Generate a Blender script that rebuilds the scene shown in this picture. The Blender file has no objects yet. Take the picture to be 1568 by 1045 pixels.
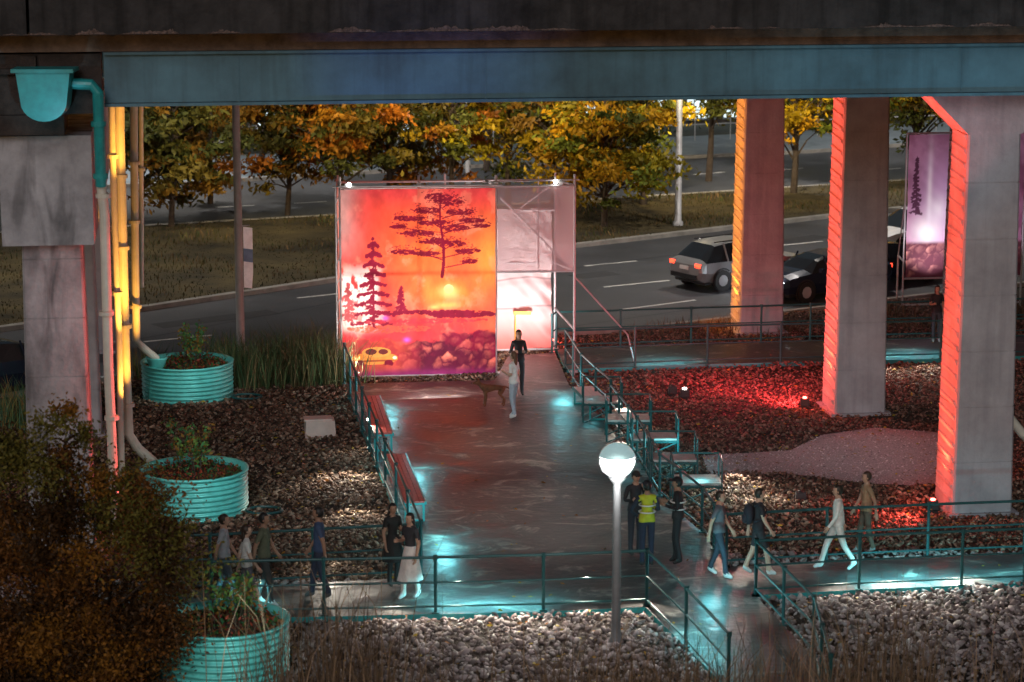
import bpy, math, random
import numpy as np
from mathutils import Vector, Matrix
random.seed(7); rng=np.random.default_rng(7)
scene=bpy.context.scene
# ------------------------------------------------------------ camera + image-pixel projection helpers
F=3873.0; H=14.0; TH=math.atan(750/3873.0); CT,ST=math.cos(TH),math.sin(TH)
def ray(px,py):
    x=px-784; y=py-522.5
    return (x, F*CT-y*ST, -F*ST-y*CT)
def G(px,py,h=0.0):            # image pixel projected through the camera onto level h (metres)
    d=ray(px,py); t=(h-H)/d[2]
    return Vector((d[0]*t,d[1]*t,h))
def P(px,py,Y):                # image pixel projected onto a vertical plane at assumed distance Y
    d=ray(px,py); t=Y/d[1]
    return Vector((d[0]*t,Y,H+d[2]*t))
cam=bpy.data.cameras.new("camera"); co=bpy.data.objects.new("camera",cam)
scene.collection.objects.link(co); scene.camera=co
cam.sensor_width=36; cam.lens=F/1568*36; cam.clip_end=2000; cam.clip_start=0.5
co.location=(0,0,H); co.rotation_euler=(math.pi/2-TH,0,0)
cam.dof.use_dof=True; cam.dof.focus_distance=62; cam.dof.aperture_fstop=1.3
scene.view_settings.view_transform='Standard'
try: scene.view_settings.look='None'
except Exception: pass
scene.view_settings.exposure=0

# ------------------------------------------------------------ materials
def new_mat(name):
    m=bpy.data.materials.new(name); m.use_nodes=True
    nt=m.node_tree; b=nt.nodes["Principled BSDF"]
    return m,nt,b
def mat(name,col,rough=0.6,metal=0.0,var=0.25,scale=3.0,bump=0.0,bscale=30.0,emit=None,es=0.0,streak=0.0,spec=0.5,swide=5.0):
    m,nt,b=new_mat(name); N=nt.nodes; L=nt.links
    b.inputs['Roughness'].default_value=rough; b.inputs['Metallic'].default_value=metal
    b.inputs['Specular IOR Level'].default_value=spec
    tc=N.new('ShaderNodeTexCoord')
    nz=N.new('ShaderNodeTexNoise'); nz.inputs['Scale'].default_value=scale; nz.inputs['Detail'].default_value=8; nz.inputs['Roughness'].default_value=0.65
    L.new(tc.outputs['Object'],nz.inputs['Vector'])
    cr=N.new('ShaderNodeValToRGB')
    cr.color_ramp.elements[0].position=0.3; cr.color_ramp.elements[1].position=0.7
    cr.color_ramp.elements[0].color=[c*(1-var) for c in col]+[1]
    cr.color_ramp.elements[1].color=[min(1,c*(1+var)) for c in col]+[1]
    L.new(nz.outputs['Fac'],cr.inputs['Fac'])
    out=cr.outputs['Color']
    if streak>0:
        mp=N.new('ShaderNodeMapping'); mp.inputs['Scale'].default_value=(swide,swide,0.35 if swide>3 else .45)
        L.new(tc.outputs['Object'],mp.inputs['Vector'])
        n2=N.new('ShaderNodeTexNoise'); n2.inputs['Scale'].default_value=1.0; n2.inputs['Detail'].default_value=7; n2.inputs['Distortion'].default_value=0.6 if swide<4 else 0
        L.new(mp.outputs['Vector'],n2.inputs['Vector'])
        r2=N.new('ShaderNodeValToRGB'); r2.color_ramp.elements[0].position=0.34; r2.color_ramp.elements[1].position=0.52
        r2.color_ramp.elements[0].color=(1-streak,1-streak,1-streak,1); r2.color_ramp.elements[1].color=(1,1,1,1)
        L.new(n2.outputs['Fac'],r2.inputs['Fac'])
        mx=N.new('ShaderNodeMix'); mx.data_type='RGBA'; mx.blend_type='MULTIPLY'; mx.inputs[0].default_value=1
        L.new(out,mx.inputs[6]); L.new(r2.outputs['Color'],mx.inputs[7]); out=mx.outputs[2]
    L.new(out,b.inputs['Base Color'])
    if bump>0:
        n3=N.new('ShaderNodeTexNoise'); n3.inputs['Scale'].default_value=bscale; n3.inputs['Detail'].default_value=6
        L.new(tc.outputs['Object'],n3.inputs['Vector'])
        bp=N.new('ShaderNodeBump'); bp.inputs['Strength'].default_value=bump; bp.inputs['Distance'].default_value=0.05
        L.new(n3.outputs['Fac'],bp.inputs['Height']); L.new(bp.outputs['Normal'],b.inputs['Normal'])
    if emit is not None:
        b.inputs['Emission Color'].default_value=(*emit,1); b.inputs['Emission Strength'].default_value=es
    return m
def attr_mat(name,rough=0.7,trans=0.0,emit=0.0,spec=0.3):
    m,nt,b=new_mat(name); N=nt.nodes; L=nt.links
    a=N.new('ShaderNodeAttribute'); a.attribute_name='Col'
    L.new(a.outputs['Color'],b.inputs['Base Color']); b.inputs['Roughness'].default_value=rough
    b.inputs['Specular IOR Level'].default_value=spec
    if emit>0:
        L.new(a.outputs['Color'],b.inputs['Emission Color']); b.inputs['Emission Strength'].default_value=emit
    if trans>0:
        t=N.new('ShaderNodeBsdfTranslucent'); L.new(a.outputs['Color'],t.inputs['Color'])
        mx=N.new('ShaderNodeMixShader'); mx.inputs[0].default_value=trans
        L.new(b.outputs[0],mx.inputs[1]); L.new(t.outputs[0],mx.inputs[2])
        L.new(mx.outputs[0],N['Material Output'].inputs['Surface'])
    return m
M={}
M['conc']=mat('concrete',(0.37,0.355,0.385),0.85,var=0.2,scale=1.3,bump=0.25,bscale=14,streak=0.15)
M['concdark']=mat('stained_concrete',(0.36,0.36,0.385),0.9,var=0.35,scale=1.3,bump=0.5,bscale=9,streak=0.6,swide=2.2)
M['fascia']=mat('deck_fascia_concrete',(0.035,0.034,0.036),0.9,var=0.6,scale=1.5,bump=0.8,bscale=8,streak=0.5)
M['ledge']=mat('slab_edge_concrete',(0.20,0.15,0.13),0.9,var=0.5,scale=2.5,bump=0.5,bscale=10)
M['girder']=mat('painted_steel_girder',(0.075,0.185,0.25),0.55,var=0.4,scale=0.6,bump=0.1,bscale=5,streak=0.2)
M['rust']=mat('rusty_steel',(0.035,0.025,0.022),0.8,var=0.6,scale=4,bump=0.4)
M['teal']=mat('teal_paint',(0.02,0.30,0.31),0.4,var=0.2,scale=5)
M['tealtank']=mat('teal_galvanised_steel',(0.12,0.56,0.53),0.38,metal=0.15,var=0.18,scale=4)
M['rail']=mat('railing_teal_paint',(0.013,0.085,0.09),0.45,var=0.2)
M['red']=mat('red_bench_slat',(0.55,0.07,0.055),0.5,var=0.25,scale=8)
M['pipe']=mat('cream_pipe',(0.62,0.60,0.52),0.4,var=0.12,scale=3)
M['asphalt']=mat('asphalt',(0.055,0.060,0.069),0.55,var=0.35,scale=0.35,bump=0.35,bscale=60)
M['paint']=mat('road_paint',(0.6,0.6,0.58),0.6,var=0.25,scale=4)
M['kerb']=mat('kerb_concrete',(0.27,0.26,0.24),0.85,var=0.3,scale=2)
M['pave']=mat('pavement_concrete',(0.20,0.25,0.29),0.8,var=0.2,scale=1)
M['soil']=mat('soil',(0.05,0.025,0.018),0.95,var=0.6,scale=6,bump=0.8)
M['gravbase']=mat('gravel_base',(0.045,0.03,0.023),0.95,var=0.5,scale=8,bump=1.0,bscale=20)
M['fine']=mat('fine_gravel',(0.34,0.26,0.27),0.95,var=0.4,scale=22,bump=0.9,bscale=40)
M['earth']=mat('dark_earth',(0.035,0.035,0.02),0.95,var=0.6,scale=0.5,bump=0.6,bscale=5)
M['grassbase']=mat('dry_grass_ground',(0.055,0.042,0.015),0.95,var=0.8,scale=0.5,bump=0.9,bscale=9)
M['metal']=mat('galvanised_pole',(0.42,0.43,0.45),0.45,metal=0.15,var=0.15)
M['dpole']=mat('grey_lamp_post',(0.16,0.17,0.18),0.5,metal=0.1,var=0.2)
M['dark']=mat('black_plastic',(0.015,0.015,0.017),0.5)
M['white']=mat('white_paint',(0.72,0.72,0.70),0.5,var=0.06)
M['card']=mat('pale_stone_block',(0.62,0.5,0.45),0.8,var=0.15)
M['tire']=mat('tyre_rubber',(0.015,0.015,0.015),0.8)
M['glass']=mat('dark_glass',(0.02,0.025,0.03),0.08,var=0.1)
M['silver']=mat('silver_car_paint',(0.34,0.35,0.36),0.28,metal=0.5,var=0.03)
M['navy']=mat('navy_car_paint',(0.02,0.03,0.06),0.22,metal=0.3,var=0.03)
M['wcar']=mat('white_car_paint',(0.7,0.72,0.75),0.25,var=0.03)
M['bark']=mat('bark',(0.06,0.045,0.035),0.9,var=0.4,scale=6,bump=0.5)
M['tail']=mat('tail_light',(0.5,0.01,0.01),0.3,emit=(1,0.05,0.02),es=5)
M['head']=mat('head_light',(0.9,0.9,0.9),0.2,emit=(0.85,0.93,1),es=40)
M['lampr']=mat('red_lamp_lens',(0.8,0.05,0.03),0.3,emit=(1,0.07,0.05),es=25)
M['lampw']=mat('white_lamp_lens',(0.9,0.9,0.9),0.3,emit=(1,0.95,0.88),es=18)
M['globe']=mat('globe_glass',(0.85,0.88,0.88),0.25,emit=(0.97,1,0.98),es=4,var=0.05)
M['globetop']=mat('globe_frosted_top',(0.28,0.42,0.42),0.3,emit=(0.6,0.9,0.93),es=0.38,var=0.25,scale=5)
M['fabric']=attr_mat('emissive_fabric_print',0.7,0.45,0.12)  # print colour also emits weakly, standing in for light through the cloth
M['leaf']=attr_mat('foliage_leaves',0.6,0.3)
M['stone']=attr_mat('gravel_stones',0.85)
M['blade']=attr_mat('grass_blades',0.75,0.0)

def plaza_mat():
    m,nt,b=new_mat('plaza_concrete'); N=nt.nodes; L=nt.links
    tc=N.new('ShaderNodeTexCoord')
    mp=N.new('ShaderNodeMapping'); mp.inputs['Scale'].default_value=(0.7,1.1,1); mp.inputs['Rotation'].default_value=(0,0,.3)
    L.new(tc.outputs['Object'],mp.inputs['Vector'])
    n=N.new('ShaderNodeTexNoise'); n.inputs['Scale'].default_value=1.0; n.inputs['Detail'].default_value=10; n.inputs['Roughness'].default_value=0.75; n.inputs['Distortion'].default_value=1.2
    L.new(mp.outputs[0],n.inputs['Vector'])
    c=N.new('ShaderNodeValToRGB'); c.color_ramp.elements[0].position=0.40; c.color_ramp.elements[1].position=0.64
    c.color_ramp.elements[0].color=(0.026,0.025,0.026,1); c.color_ramp.elements[1].color=(0.30,0.275,0.245,1)
    e=c.color_ramp.elements.new(.54); e.color=(0.066,0.062,0.060,1)
    L.new(n.outputs['Fac'],c.inputs['Fac']); L.new(c.outputs['Color'],b.inputs['Base Color'])
    r=N.new('ShaderNodeMapRange'); r.inputs['From Min'].default_value=0.35; r.inputs['From Max'].default_value=0.65
    r.inputs['To Min'].default_value=0.35; r.inputs['To Max'].default_value=0.65
    L.new(n.outputs['Fac'],r.inputs['Value']); L.new(r.outputs[0],b.inputs['Roughness'])
    n2=N.new('ShaderNodeTexNoise'); n2.inputs['Scale'].default_value=6; n2.inputs['Detail'].default_value=5
    L.new(tc.outputs['Object'],n2.inputs['Vector'])
    bp=N.new('ShaderNodeBump'); bp.inputs['Strength'].default_value=0.35; bp.inputs['Distance'].default_value=0.05
    L.new(n2.outputs['Fac'],bp.inputs['Height']); L.new(bp.outputs['Normal'],b.inputs['Normal'])
    return m
M['plaza']=plaza_mat()
def mesh_fabric():
    m,nt,b=new_mat('scrim_mesh'); N=nt.nodes; L=nt.links
    b.inputs['Base Color'].default_value=(0.58,0.42,0.45,1); b.inputs['Roughness'].default_value=0.8
    t=N.new('ShaderNodeBsdfTransparent'); mx=N.new('ShaderNodeMixShader'); mx.inputs[0].default_value=0.5
    L.new(t.outputs[0],mx.inputs[1]); L.new(b.outputs[0],mx.inputs[2]); L.new(mx.outputs[0],N['Material Output'].inputs['Surface'])
    return m
M['scrim']=mesh_fabric()

# ------------------------------------------------------------ mesh builder
class MB:
    def __init__(s): s.v=[]; s.f=[]; s.m=[]
    def add(s,vs,fs,mi=0):
        o=len(s.v); s.v+= [tuple(v) for v in vs]; s.f+=[tuple(i+o for i in f) for f in fs]; s.m+=[mi]*len(fs)
    def box(s,c,size,mi=0,ang=0.0,top=1.0):
        a,b,h=size[0]/2,size[1]/2,size[2]/2; ca,sa=math.cos(ang),math.sin(ang); vs=[]
        for z,k in ((-h,1),(h,top)):
            for x,y in ((-a,-b),(a,-b),(a,b),(-a,b)):
                x*=k;y*=k
                vs.append((c[0]+x*ca-y*sa,c[1]+x*sa+y*ca,c[2]+z))
        s.add(vs,[(3,2,1,0),(4,5,6,7),(0,1,5,4),(1,2,6,5),(2,3,7,6),(3,0,4,7)],mi)
    def prism(s,poly,z0,z1,mi=0,side=None):
        n=len(poly); vs=[(p[0],p[1],z0) for p in poly]+[(p[0],p[1],z1) for p in poly]
        s.add(vs,[tuple(range(n,2*n))],mi)
        s.add(vs,[(i,(i+1)%n,(i+1)%n+n,i+n) for i in range(n)]+[tuple(range(n-1,-1,-1))],mi if side is None else side)
    def tube(s,pts,r,n=8,mi=0,cap=True):
        pts=[Vector(p) for p in pts]
        if not isinstance(r,(list,tuple)): r=[r]*len(pts)
        vs=[];fs=[]; 
        for i,p in enumerate(pts):
            d=(pts[min(i+1,len(pts)-1)]-pts[max(i-1,0)]); d.normalize()
            ref=Vector((0,0,1)) if abs(d.z)<0.9 else Vector((1,0,0))
            u=d.cross(ref).normalized(); w=d.cross(u)
            for k in range(n):
                a=2*math.pi*k/n; vs.append(p+(u*math.cos(a)+w*math.sin(a))*r[i])
        for i in range(len(pts)-1):
            for k in range(n):
                a=i*n+k;b=i*n+(k+1)%n; fs.append((a,b,b+n,a+n))
        if cap:
            fs.append(tuple(range(n-1,-1,-1))); fs.append(tuple(range((len(pts)-1)*n,len(pts)*n)))
        s.add(vs,fs,mi)
    def lathe(s,prof,c,n=24,mi=0,axis='z',ang=0):
        vs=[];fs=[]
        for (r,z) in prof:
            for k in range(n):
                a=2*math.pi*k/n
                if axis=='z': vs.append((c[0]+r*math.cos(a),c[1]+r*math.sin(a),c[2]+z))
                else:
                    x=r*math.cos(a); zz=r*math.sin(a); y=z
                    vs.append((c[0]+x*math.cos(ang)-y*math.sin(ang),c[1]+x*math.sin(ang)+y*math.cos(ang),c[2]+zz))
        for i in range(len(prof)-1):
            for k in range(n):
                a=i*n+k;b=i*n+(k+1)%n; fs.append((a,b,b+n,a+n))
        s.add(vs,fs,mi)
    def ell(s,c,r,mi=0,nu=12,nv=8,fn=None):
        vs=[];fs=[]
        for j in range(nv+1):
            t=math.pi*j/nv
            for i in range(nu):
                a=2*math.pi*i/nu
                v=Vector((math.sin(t)*math.cos(a),math.sin(t)*math.sin(a),math.cos(t)))
                v=Vector((v.x*r[0],v.y*r[1],v.z*r[2]))
                if fn: v=fn(v)
                vs.append(Vector(c)+v)
        for j in range(nv):
            for i in range(nu):
                a=j*nu+i;b=j*nu+(i+1)%nu; fs.append((a,a+nu,b+nu,b))
        s.add(vs,fs,mi)
    def obj(s,name,mats,parent=None,smooth=False,loc=None,rotz=0):
        me=bpy.data.meshes.new(name); me.from_pydata(s.v,[],s.f)
        for m in mats: me.materials.append(m)
        me.polygons.foreach_set('material_index',s.m)
        if smooth: me.polygons.foreach_set('use_smooth',[True]*len(s.f))
        me.update(); o=bpy.data.objects.new(name,me); scene.collection.objects.link(o)
        if parent: o.parent=parent
        if loc is not None: o.location=loc
        o.rotation_euler=(0,0,rotz)
        return o
def empty(name,loc=(0,0,0)):
    e=bpy.data.objects.new(name,None); e.location=loc; scene.collection.objects.link(e); return e
def np_mesh(name,V,Fc,k,cols,material,parent=None,smooth=False):
    me=bpy.data.meshes.new(name); nv=len(V); nf=len(Fc)
    me.vertices.add(nv); me.vertices.foreach_set('co',V.astype(np.float32).ravel())
    me.loops.add(nf*k); me.loops.foreach_set('vertex_index',Fc.astype(np.int32).ravel())
    me.polygons.add(nf); me.polygons.foreach_set('loop_start',np.arange(0,nf*k,k,dtype=np.int32))
    try: me.polygons.foreach_set('loop_total',np.full(nf,k,dtype=np.int32))
    except Exception: pass
    if smooth: me.polygons.foreach_set('use_smooth',np.ones(nf,dtype=bool))
    me.update(calc_edges=True)
    a=me.color_attributes.new('Col','FLOAT_COLOR','POINT')
    c4=np.ones((nv,4),dtype=np.float32); c4[:,:3]=cols; a.data.foreach_set('color',c4.ravel())
    me.materials.append(material)
    o=bpy.data.objects.new(name,me); scene.collection.objects.link(o)
    if parent: o.parent=parent
    return o
def inpoly(x,y,poly):
    c=np.zeros(len(x),bool); n=len(poly)
    for i in range(n):
        x1,y1=poly[i][0],poly[i][1]; x2,y2=poly[(i+1)%n][0],poly[(i+1)%n][1]
        if y1==y2: continue
        c^=((y1>y)!=(y2>y))&(x<(x2-x1)*(y-y1)/(y2-y1)+x1)
    return c
def leaves(name,C,size,cols,material,parent=None,flat=0.0):
    n=len(C); a=rng.normal(size=(n,3)); a[:,2]*=(1-flat); a/=np.linalg.norm(a,axis=1)[:,None]+1e-9
    b=rng.normal(size=(n,3)); b[:,2]*=(1-flat); b-= (b*a).sum(1)[:,None]*a; b/=np.linalg.norm(b,axis=1)[:,None]+1e-9
    s=(size*(0.6+0.8*rng.random(n)))[:,None]
    V=np.stack([C-a*s,C+b*s*0.45-a*s*0.1,C+a*s,C-b*s*0.45-a*s*0.1],1).reshape(-1,3)
    return np_mesh(name,V,np.arange(n*4).reshape(-1,4),4,np.repeat(cols,4,0),material,parent)
def blades(name,B,h,w,lean,cols,material,parent=None):
    n=len(B); ang=rng.random(n)*6.283; dx=np.stack([np.cos(ang),np.sin(ang),np.zeros(n)],1)*w
    a2=rng.random(n)*6.283; hh=(h*(0.5+0.7*rng.random(n)))
    L=np.stack([np.cos(a2),np.sin(a2),np.zeros(n)],1)*(lean*hh*rng.random(n))[:,None]
    up=np.zeros((n,3)); up[:,2]=hh
    V=np.stack([B-dx,B+dx,B+up*0.6+L*0.35+dx*0.7,B+up*0.6+L*0.35-dx*0.7,B+up+L],1).reshape(-1,3)
    i=np.arange(n)*5
    Fc=np.concatenate([np.stack([i,i+1,i+2],1),np.stack([i,i+2,i+3],1),np.stack([i+3,i+2,i+4],1)])
    return np_mesh(name,V,Fc,3,np.repeat(cols,5,0),material,parent)
def mixcols(n,palette,jit=0.25):
    p=np.array(palette); c=p[rng.integers(0,len(p),n)]; return np.clip(c*(1+jit*(rng.random((n,1))*2-1)),0,1)

# ------------------------------------------------------------ lights
def light(kind,name,loc,target,e,col,**k):
    l=bpy.data.lights.new(name,kind); l.energy=e; l.color=col
    o=bpy.data.objects.new(name,l); scene.collection.objects.link(o); o.location=loc
    if target is not None:
        o.rotation_euler=(Vector(target)-Vector(loc)).to_track_quat('-Z','Y').to_euler()
    for a,b in k.items(): setattr(l,a,b)
    return o
def spot(name,loc,tgt,e,col,deg=60,blend=0.6,r=0.05):
    return light('SPOT',name,loc,tgt,e,col,spot_size=math.radians(deg),spot_blend=blend,shadow_soft_size=r)
TEAL=(0.20,0.90,1.0); RED=(1,0.08,0.06); YEL=(1,0.42,0.05); WHT=(1,0.91,0.76)
w=bpy.data.worlds.new("World"); scene.world=w; w.use_nodes=True
sk=w.node_tree.nodes.new('ShaderNodeTexSky'); sk.sky_type='NISHITA'; sk.sun_disc=False
sk.sun_elevation=math.radians(4); sk.sun_rotation=math.radians(190)
w.node_tree.links.new(sk.outputs[0],w.node_tree.nodes['Background'].inputs['Color'])
w.node_tree.nodes['Background'].inputs['Strength'].default_value=0.04
sun=light('SUN','city_glow_sun',(0,-20,40),None,0.76,(1,0.93,0.96),angle=math.radians(25))
sun.rotation_euler=Vector((0.12,1,-0.42)).to_track_quat('-Z','Y').to_euler()

# ------------------------------------------------------------ ground, roads
b=MB(); b.add([(-900,-100,0),(900,-100,0),(900,1500,0),(-900,1500,0)],[(0,1,2,3)]); b.obj('ground',[M['earth']])
near_edge=[(-60,31),(-14,63.5),(-9,68.5),(-4,71),(0,72.6),(4.2,74),(10,77.5),(25,87),(70,116)]
kerbN=[(-60,38),(-20,69.5),(-15.2,73.8),(-11.4,77.3),(-5.7,82.8),(2.3,90),(12.1,97.3),(25,106),(70,135)]
kerbF=[(-70,75),(-14.1,94.6),(-6.9,97.5),(5.8,103),(16.6,108),(70,138.5)]
farE=[(-70,88),(-13.7,107.5),(-2.5,113),(14,119),(70,150)]
def sheet(name,poly,z,m):
    b=MB(); b.add([(p[0],p[1],z) for p in poly],[tuple(range(len(poly)))]); return b.obj(name,[m])
sheet('near_road',near_edge+kerbN[::-1],0.004,M['asphalt'])
sheet('far_road',kerbF+farE[::-1],0.004,M['asphalt'])
b=MB(); b.prism(kerbN+kerbF[::-1],-0.05,0.12); b.obj('median_grass_ground',[M['grassbase']])
def strip(name,line,wd,z0,z1,m):
    b=MB()
    for i in range(len(line)-1):
        a=Vector(line[i]);c=Vector(line[i+1]);d=(c-a).normalized();n=Vector((-d.y,d.x))*wd/2
        b.prism([a-n-d*0.0,c-n,c+n,a+n],z0,z1)
    return b.obj(name,[m])
strip('road_kerb',kerbN,0.30,-0.02,0.15,M['kerb'])
strip('road_kerb',kerbF,0.25,-0.02,0.145,M['kerb'])
strip('road_kerb',farE,0.25,-0.02,0.15,M['kerb'])
strip('road_kerb',near_edge,0.22,-0.02,0.14,M['kerb'])
sheet('pavement',farE+[(70,166),(14,128),(-13.7,118),(-70,100)],0.012,M['pave'])
b=MB()
def dash(p0,p1,wd=0.14,z=0.009):
    a=Vector((p0[0],p0[1]));c=Vector((p1[0],p1[1]));dd=(c-a).normalized();nn=Vector((-dd.y,dd.x))*wd/2
    b.add([(*(a-nn),z),(*(c-nn),z),(*(c+nn),z),(*(a+nn),z)],[(0,1,2,3)])
for (pa,pb) in (((220,524),(325,514)),((455,457),(540,448)),((895,408),(975,400)),((925,440),(1025,430)),((950,475),(1065,460)),
                ((600,489),(690,480)),((1190,428),(1290,415)),((1180,378),(1260,370))):
    dash(G(*pa),G(*pb))
for (pa,pb) in (((1060,268),(1110,264)),((1180,262),(1230,258)),((330,318),(390,315)),((450,312),(500,309)),((940,283),(990,278)),((1330,262),(1380,258))):
    dash(G(*pa),G(*pb))
b.obj('road_markings',[M['paint']])
b=MB()
for (pa,pb) in (((0,560),(560,455)),((560,455),(1000,395)),((1000,395),(1400,345)),((880,500),(1300,440))): dash(G(*pa),G(*pb),.05,.011)
for (pa,pb) in (((240,500),(420,478)),((1110,385),(1260,362)),((880,425),(940,418))): dash(G(*pa),G(*pb),.9,.007)
b.obj('asphalt_repairs',[mat('fresh_asphalt',(.036,.038,.043),.7,var=.3)])

# ------------------------------------------------------------ plaza and walkways
PH=0.12
def gp(lst,h=PH): return [tuple(G(x,y,h)[:2]) for x,y in lst]
plaza=gp([(527,588),(757,582),(778,546),(850,540),(872,592),(925,645),(975,700),(1010,760),(1075,815),(1112,868),(1568,846),(1760,836),(1760,884),(1568,893),(1320,903),(1157,912),(1250,1012),(1270,1120),(1120,1120),(1100,1040),(988,930),(832,937),(660,941),(325,948),(262,905),(640,884),(590,745),(555,660)])
b=MB(); b.prism(plaza,0.012,PH,0,1); b.obj('plaza_floor',[M['plaza'],M['teal']])
backwalk=gp([(852,535),(1240,523),(1640,512),(1640,543),(1440,550),(1080,558),(866,566)])
b=MB(); b.prism(backwalk,0.012,PH+0.004,0,1); b.obj('walkway_floor',[M['plaza'],M['teal']])
fine=gp([(1075,700),(1210,692),(1260,668),(1340,657),(1432,664),(1500,690),(1500,740),(1430,748),(1320,742),(1210,728),(1085,730)],0)
gravel=[(-16,38),(16,38),(22,70),(22,84),(10,77.2),(4.2,73.7),(0,72.3),(-4,70.7),(-9,68.2),(-14,63.2),(-22,54)]
sheet('gravel_bed',gravel,0.006,M['gravbase'])
sheet('fine_gravel_path',fine,0.035,M['fine'])
def stones(name,N,cond,size,pal,jit=.4,keepfine=False):
    x=rng.uniform(-14,16,N); y=rng.uniform(38,79,N)
    k=(np.abs(x)<0.21*y+1.5)&inpoly(x,y,gravel)&~inpoly(x,y,plaza)&~inpoly(x,y,backwalk)&cond(x,y)
    k&= inpoly(x,y,fine) if keepfine else ~inpoly(x,y,fine)
    x=x[k];y=y[k];n=len(x)
    t=(1+5**.5)/2
    I=np.array([(-1,t,0),(1,t,0),(-1,-t,0),(1,-t,0),(0,-1,t),(0,1,t),(0,-1,-t),(0,1,-t),(t,0,-1),(t,0,1),(-t,0,-1),(-t,0,1)])/1.9
    FI=np.array([(0,11,5),(0,5,1),(0,1,7),(0,7,10),(0,10,11),(1,5,9),(5,11,4),(11,10,2),(10,7,6),(7,1,8),(3,9,4),(3,4,2),(3,2,6),(3,6,8),(3,8,9),(4,9,5),(2,4,11),(6,2,10),(8,6,7),(9,8,1)])
    s=size*(0.5+1.0*rng.random(n)**2)
    V=I[None]*(1+0.25*rng.normal(size=(n,12,1)))*s[:,None,None]*np.array([1,0.8,0.6])
    a=rng.random(n)*6.28; ca,sa=np.cos(a)[:,None],np.sin(a)[:,None]
    X=V[:,:,0]*ca-V[:,:,1]*sa; Y=V[:,:,0]*sa+V[:,:,1]*ca
    tl=rng.normal(size=(n,1))*0.4
    Z=V[:,:,2]+X*tl
    mound=(0.05*np.sin(x*1.3+y*.7)+0.05*np.sin(y*1.7-x))[:,None]
    V=np.stack([X+x[:,None],Y+y[:,None],Z+s[:,None]*0.3+(0.036 if keepfine else 0.005+0.04*rng.random((n,1))+np.maximum(mound,0))],2).reshape(-1,3)
    Fc=(FI[None]+ (np.arange(n)*12)[:,None,None]).reshape(-1,3)
    cols=np.repeat(mixcols(n,pal,jit),12,0)
    return np_mesh(name,V,Fc,3,cols,M['stone'])
mulchR=lambda x,y:(x>1.5)&(y>55.5)
front=lambda x,y:(y<47.5)|((x>3)&(y<49.5))
stones('gravel_stones',130000,front,0.062,[(0.27,0.225,0.22),(0.34,0.29,0.29),(0.16,0.125,0.12),(0.22,0.17,0.16),(0.42,0.38,0.37)])
stones('brown_stone_mulch',190000,lambda x,y:~front(x,y)&~mulchR(x,y),0.047,[(0.12,0.070,0.045),(0.16,0.10,0.068),(0.07,0.042,0.028),(0.23,0.155,0.11),(0.10,0.058,0.04),(0.32,0.24,0.18)])
stones('brown_stone_mulch',150000,mulchR,0.043,[(0.14,0.08,0.06),(0.18,0.105,0.08),(0.08,0.045,0.035),(0.22,0.14,0.11)])
stones('pea_gravel',160000,lambda x,y:x>0,0.02,[(0.40,0.31,0.32),(0.30,0.22,0.23),(.5,.42,.42)],.4,True)
n=5200; x=rng.uniform(-12,14,n); y=rng.uniform(41,72,n); k=inpoly(x,y,gravel)&(~inpoly(x,y,plaza)|(rng.random(n)<.12)); x=x[k];y=y[k]
leaves('fallen_leaves',np.stack([x,y,np.where(inpoly(x,y,plaza),PH+.012,.12)],1),.05,mixcols(len(x),[(.35,.20,.03),(.30,.12,.03),(.2,.1,.04),(.4,.3,.05)],.4),M['leaf'],flat=.9)

# ------------------------------------------------------------ elevated expressway
A=math.radians(7.5); UX=Vector((math.cos(A),math.sin(A),0)); UY=Vector((-math.sin(A),math.cos(A),0))
C3=Vector((10.0,53.2,0)); 
def E(u,v,z=0): return C3+UX*u+UY*v+Vector((0,0,z))
exp=empty('elevated_expressway')
def ebox(b,u0,u1,v0,v1,z0,z1,mi=0):
    vs=[E(u,v,z) for z in (z0,z1) for u,v in ((u0,v0),(u1,v0),(u1,v1),(u0,v1))]
    b.add(vs,[(3,2,1,0),(4,5,6,7),(0,1,5,4),(1,2,6,5),(2,3,7,6),(3,0,4,7)],mi)
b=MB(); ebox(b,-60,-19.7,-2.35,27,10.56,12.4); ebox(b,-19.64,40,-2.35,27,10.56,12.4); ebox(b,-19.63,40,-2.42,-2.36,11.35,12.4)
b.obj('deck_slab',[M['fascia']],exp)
b=MB()
for k in range(34):
    u=random.uniform(-20,5); wd=random.uniform(.15,1.3); z=10.57; m=22; top=random.uniform(.03,.12)
    pts=[E(u-wd/2,-2.356-0.0004*k,z),E(u+wd/2,-2.356-0.0004*k,z)]
    for i in range(m,-1,-1): pts.append(E(u-wd/2+wd*i/m,-2.356-0.0004*k,z+top*math.sin(math.pi*i/m)*random.uniform(.4,1)+.004))
    b.add(pts,[tuple(range(len(pts)))])
b.obj('spalled_edge',[mat('spalled_concrete',(.15,.11,.10),.95,var=.7,scale=14,bump=1)],exp)
b=MB(); ebox(b,-60,40,-1.28,26,10.16,10.56); b.obj('slab_haunch',[M['ledge']],exp)
b=MB()
ebox(b,-18.3,40,-1.3,-1.24,9.16,10.1); ebox(b,-18.3,40,-1.42,-1.1,9.09,9.15); ebox(b,-18.3,40,-1.42,-1.1,10.1,10.155)
for k in range(-3,9): ebox(b,k*4.9-1,k*4.9-0.97,-1.315,-1.30,9.15,10.1)
for v in (4,9,14,19,24): ebox(b,-60,40,v,v+0.06,9.2,10.15)
ebox(b,-60,-18.9,-1.1,-1.04,9.2,10.1)
b.obj('steel_girder',[M['girder']],exp)
b=MB(); ebox(b,-21.2,-18.35,-1.28,-0.6,8.95,10.12); ebox(b,-20.8,-19.2,-1.45,-1.28,9.75,9.85); ebox(b,-20.9,-20.55,-1.5,-1.28,9.3,10.1)
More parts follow.
